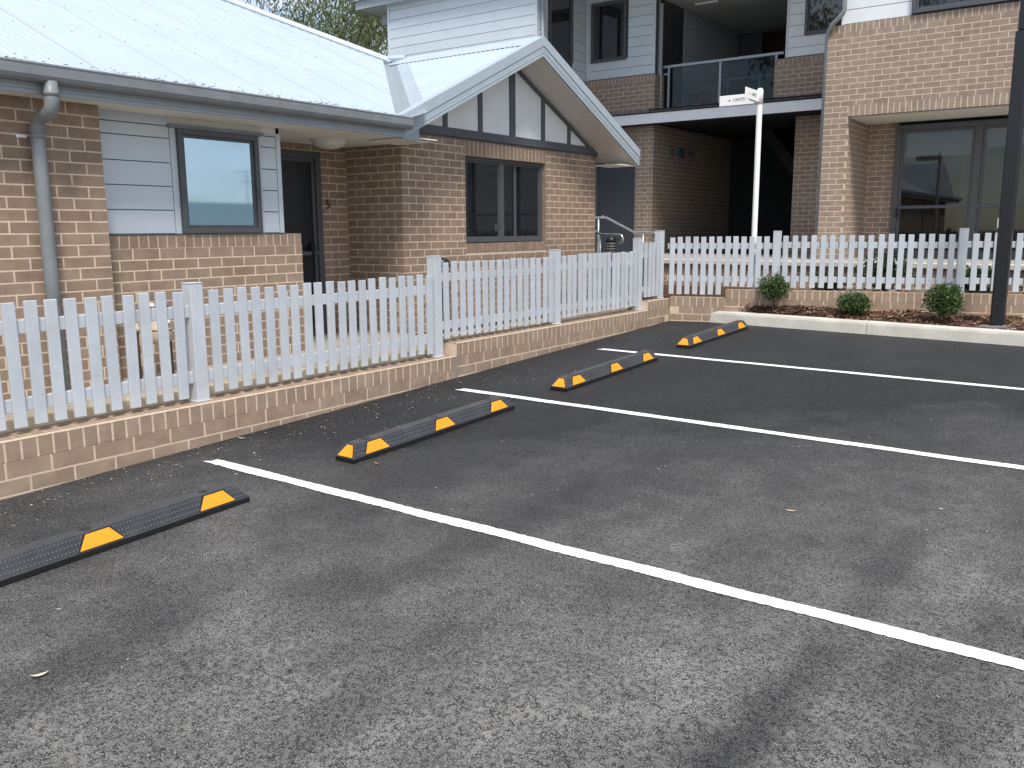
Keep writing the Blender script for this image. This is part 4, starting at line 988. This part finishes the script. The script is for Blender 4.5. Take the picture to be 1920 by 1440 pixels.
b = B(); b.box(-3.836, -3.824, 9.96, 10.385, 2.925, 3.045); s2 = wpart('finger_sign', b, 'white', sg, bevel=.002)
text_obj('sign_text', 'UNITS', .050, 'text', T(-3.8225, 10.22, 2.985) @ FX, s2, .0006)
b = B(); b.prism([(-3.8232, 10.06, 2.985), (-3.8232, 10.085, 2.996), (-3.8232, 10.085, 2.974)], (0, 0, 0), (.001, 0, 0)); wpart('sign_arrow', b, 'text', s2)
b = B(); b.tube([(-3.83, 10.40, 2.918), (-3.83, 10.08, 2.918)], .006, 6); wpart('sign_bracket', b, 'steel', sg)
lp = root('lamp_post', (-1.15, 10.30, .45), 'tall black square lamp post rising from the mulch bed at the right edge', 'lamp post')
b = B(); b.box(-1.215, -1.085, 10.235, 10.365, .45, 3.36); wpart('lower_shaft', b, 'black', lp, bevel=.012)
b = B(); b.box(-1.200, -1.100, 10.25, 10.35, 3.36, 5.6); wpart('upper_shaft', b, 'black', lp, bevel=.012)
b = B(); b.box(-1.30, -1.0, 10.15, 10.45, .44, .462); wpart('base_plate', b, 'gutter', lp, bevel=.004)
b = B(); b.lathe([(.05, 0), (.22, .05), (.24, .12), (.10, .22), (.02, .25)], (-1.15, 10.30, 5.6), 20); wpart('lamp_head', b, 'black', lp, smooth=True)
def handrail(label, pts, posts_):
    r = root('handrail', posts_[0], label, 'handrail', 'steel handrails by the entry door')
    b = B(); b.tube(pts, .020, 10); wpart('rail', b, 'steel', r, smooth=True)
    for (x, y, z), zt in zip(posts_, [p for p in [pts[1][2], pts[-4][2] if len(pts) > 5 else pts[2][2]]]):
        b = B(); b.tube([(x, y, z), (x, y, zt-.01)], .017, 8); wpart('post', b, 'steel', r, smooth=True)
handrail('upper steel handrail sloping down past the entry door, farther from the camera', [(-7.95, 13.5, 1.663), (-7.60, 13.5, 1.660), (-7.05, 13.5, 1.405), (-6.69, 13.5, 1.403), (-6.65, 13.5, 1.385), (-6.638, 13.5, 1.345), (-6.65, 13.5, 1.305), (-6.70, 13.5, 1.285)], [(-7.755, 13.5, ZF), (-6.885, 13.5, ZF)])
handrail('lower steel handrail hooked at its end, nearer the gable wall', [(-7.25, 12.3, 1.49), (-7.01, 12.3, 1.380), (-6.71, 12.3, 1.378), (-6.65, 12.3, 1.365), (-6.625, 12.3, 1.318), (-6.64, 12.3, 1.268), (-6.69, 12.3, 1.247)], [(-7.03, 12.3, .6), (-6.80, 12.3, .6)])
def bollard(label, x, y, z, h):
    r = root('bollard_light', (x, y, z), label, 'bollard light', 'bollard lights along the path')
    b = B(); b.lathe([(.075, 0), (.075, h-.30), (.078, h-.29), (.078, h-.27)], (x, y, z), 20); wpart('stem', b, 'black', r, smooth=True)
    b = B(); b.lathe([(.066, 0), (.066, .19)], (x, y, z+h-.27), 20); wpart('diffuser', b, 'lamp_dome', r, smooth=True)
    for k in range(4):
        b = B(); b.lathe([(.080, 0), (.080, .010), (.062, .026)], (x, y, z+h-.262+k*.042), 20); wpart('louvre', b, 'black', r)
    b = B(); b.lathe([(.081, 0), (.081, .03), (.070, .065), (.045, .085), (.004, .092)], (x, y, z+h-.092), 20); wpart('dome', b, 'black', r, smooth=True)
bollard('black bollard light with louvred head just behind a fence post near the house corner', -5.42, 6.46, .30, .915)
bollard('black bollard light with domed cap beside the handrails and entry door', -6.60, 11.87, .62, .74)
# ================================================================== LITTER
b = B()
for k in range(760):
    u = random.random()
    if u < .74: x = WX + .02 + abs(random.gauss(0, .34)); y = random.uniform(.8, 6.2)
    elif u < .88: x = random.uniform(-4.6, -3.6); y = random.uniform(6, 9.8)
    else: x = random.uniform(-4.6, .3); y = random.uniform(1.1, 6.5)
    l, wd = random.uniform(.003, .011), random.uniform(.001, .0032); a = random.uniform(0, 6.3); z = G(x, y)+.004
    d = Vector((math.cos(a), math.sin(a), 0))*l; e = Vector((-math.sin(a), math.cos(a), .5))*wd; q = Vector((x, y, z))
    b.add([q-d, q+e*.8-d*.2, q+d, q-e*.8+d*.2], [(0, 1, 2, 3)])
o = b.obj('leaf_litter', 'litter'); o['kind'] = 'stuff'; tag(o, 'tiny pale leaf and bark bits scattered on the asphalt', 'leaf litter')
def dead_leaf(x, y, l, a, label):
    b = B(); n = 6; top, bot = [], []
    for i in range(n+1):
        t = i/n; wd = .30*l*math.sin(math.pi*min(1, t*.92+.04)); zz = .006 + .25*l*(t-.5)**2*4*.6
        top.append((l*(t-.5), wd/2, zz+.15*wd)); bot.append((l*(t-.5), -wd/2, zz+.15*wd))
    mid = [(l*(i/n-.5), 0, .006+.25*l*(i/n-.5)**2*4*.6) for i in range(n+1)]
    b.add(top+mid+bot, [(i, i+1, n+2+i, n+1+i) for i in range(n)] + [(n+1+i, n+2+i, 2*n+3+i, 2*n+2+i) for i in range(n)])
    tag(link('dead_leaf', b.mesh('dead_leaf', 'litter'), None, T(x, y, G(x, y)) @ Matrix.Rotation(a, 4, 'Z')), label, 'leaf', 'dead leaves on the asphalt')
dead_leaf(-2.76, 1.24, .055, 1.2, 'pale curled dead leaf alone on the asphalt at the lower left')
dead_leaf(-1.25, 4.045, .05, .3, 'small brown dead leaf on the asphalt right of the second white line')
dead_leaf(-4.62, 3.47, .06, .5, 'dead leaf on the asphalt by the brick wall near the first white line')
dead_leaf(-3.484, 3.537, .045, .1, 'pale yellow dead leaf beside the second wheel stop')
# ================================================================== TREES
def gum_tree(name, label, x, y, z, H, spread, leaves, seed, mat='leaf_gum', grp=None, leaf=.17, lean=0, low=.35):
    rnd = random.Random(seed); r = root(name, (x, y, z), label, 'tree', grp); tb = B(); tips = []
    def branch(p, d, l, rad, depth):
        pts = [p]; rr = [rad]; n = 4
        for i in range(n):
            d = (d + Vector((rnd.gauss(0, .13), rnd.gauss(0, .13), rnd.gauss(.04, .08)))).normalized(); p = p + d*l/n; pts.append(p); rr.append(rad*(1-.5*(i+1)/n))
            if depth >= 2 or (depth == 1 and i > 1): tips.append((p, depth))
        tb.tube(pts, rr, 7 if depth < 2 else 5, cap=False)
        if depth < 3:
            for k in range(rnd.choice((2, 3, 3)) if depth else 4):
                j = rnd.randint(2, n); a = rnd.uniform(0, 6.28); o_ = Vector((math.cos(a), math.sin(a), rnd.uniform(.15, .8))).normalized()
                branch(pts[j], (d*.45 + o_*.8).normalized(), l*rnd.uniform(.5, .75), rr[j]*.62, depth+1)
    branch(Vector((0, 0, -.2)), Vector((lean, 0, 1)).normalized(), H*.55, H*.022, 0)
    tb.obj('trunk', 'bark', r, smooth=True, Mw=T(x, y, z))
    lb = B()
    for k in range(leaves):
        p, dp = rnd.choice(tips); c = p + Vector((rnd.gauss(0, 1), rnd.gauss(0, 1), rnd.gauss(-.1, .8)))*spread
        l = leaf*rnd.uniform(.6, 1.3); u = Vector((rnd.gauss(0, .55), rnd.gauss(0, .55), -1)).normalized(); v = u.cross(Vector((rnd.gauss(0, 1), rnd.gauss(0, 1), rnd.gauss(0, .4)))).normalized()
        lb.add([c, c+u*l*.45+v*l*.15, c+u*l, c+u*l*.45-v*l*.15], [(0, 1, 2, 3)])
    lb.obj('crown', mat, r, Mw=T(x, y, z)); return r
gp = 'gum trees behind the house roof'
gum_tree('gum_tree', 'tall gum tree with dark leaning trunks behind the house roof', -27.6, 24.5, .6, 17, .65, 6500, 3, grp=gp, lean=.04)
gum_tree('gum_tree', 'gum tree with forked bare branches against the sky behind the roof', -26.2, 24.6, .6, 13.5, .40, 3000, 11, grp=gp)
gum_tree('gum_tree', 'dense leafy tree beside the white upper wall, behind the roof valley', -23.6, 25.0, .6, 12.5, .90, 17000, 5, grp=gp)
# trees and a house on the far side of the lot, seen only as reflections in the glass
gum_tree('street_tree', 'leafy tree across the lot, reflected in the upper windows of the apartment building', -13, -14, -.4, 15, .7, 8000, 21, grp='trees across the lot', leaf=.3)
oh = root('neighbour_house', (26, 27, -.8), 'low house with grey green roof across the lot, reflected in the near window', 'house')
b = B(); b.box(22, 32, 14, 42, -1.2, 1.3); wpart('wall', b, 'render', oh)
b = B(); b.add([(21.3, 13, 1.25), (32.7, 13, 1.25), (32.7, 43, 1.25), (21.3, 43, 1.25), (27, 17, 2.95), (27, 39, 2.95)], [(0, 4, 5, 3), (1, 2, 5, 4), (0, 1, 4), (2, 3, 5), (3, 2, 1, 0)]); rf = wpart('roof', b, 'roof_green', oh)
b = B(); b.tube([(27, 31.6, 2.8), (27, 31.6, 4.7)], .03, 6); b.tube([(27, 30.9, 4.6), (27, 32.3, 4.75)], .02, 6); b.tube([(27, 31.2, 4.1), (27, 32.0, 4.15)], .02, 6)
for k in range(6): b.tube([(26.6, 30.95+k*.26, 4.61+k*.03), (27.4, 30.95+k*.26, 4.61+k*.03)], .012, 5)
wpart('antenna', b, 'steel', rf)
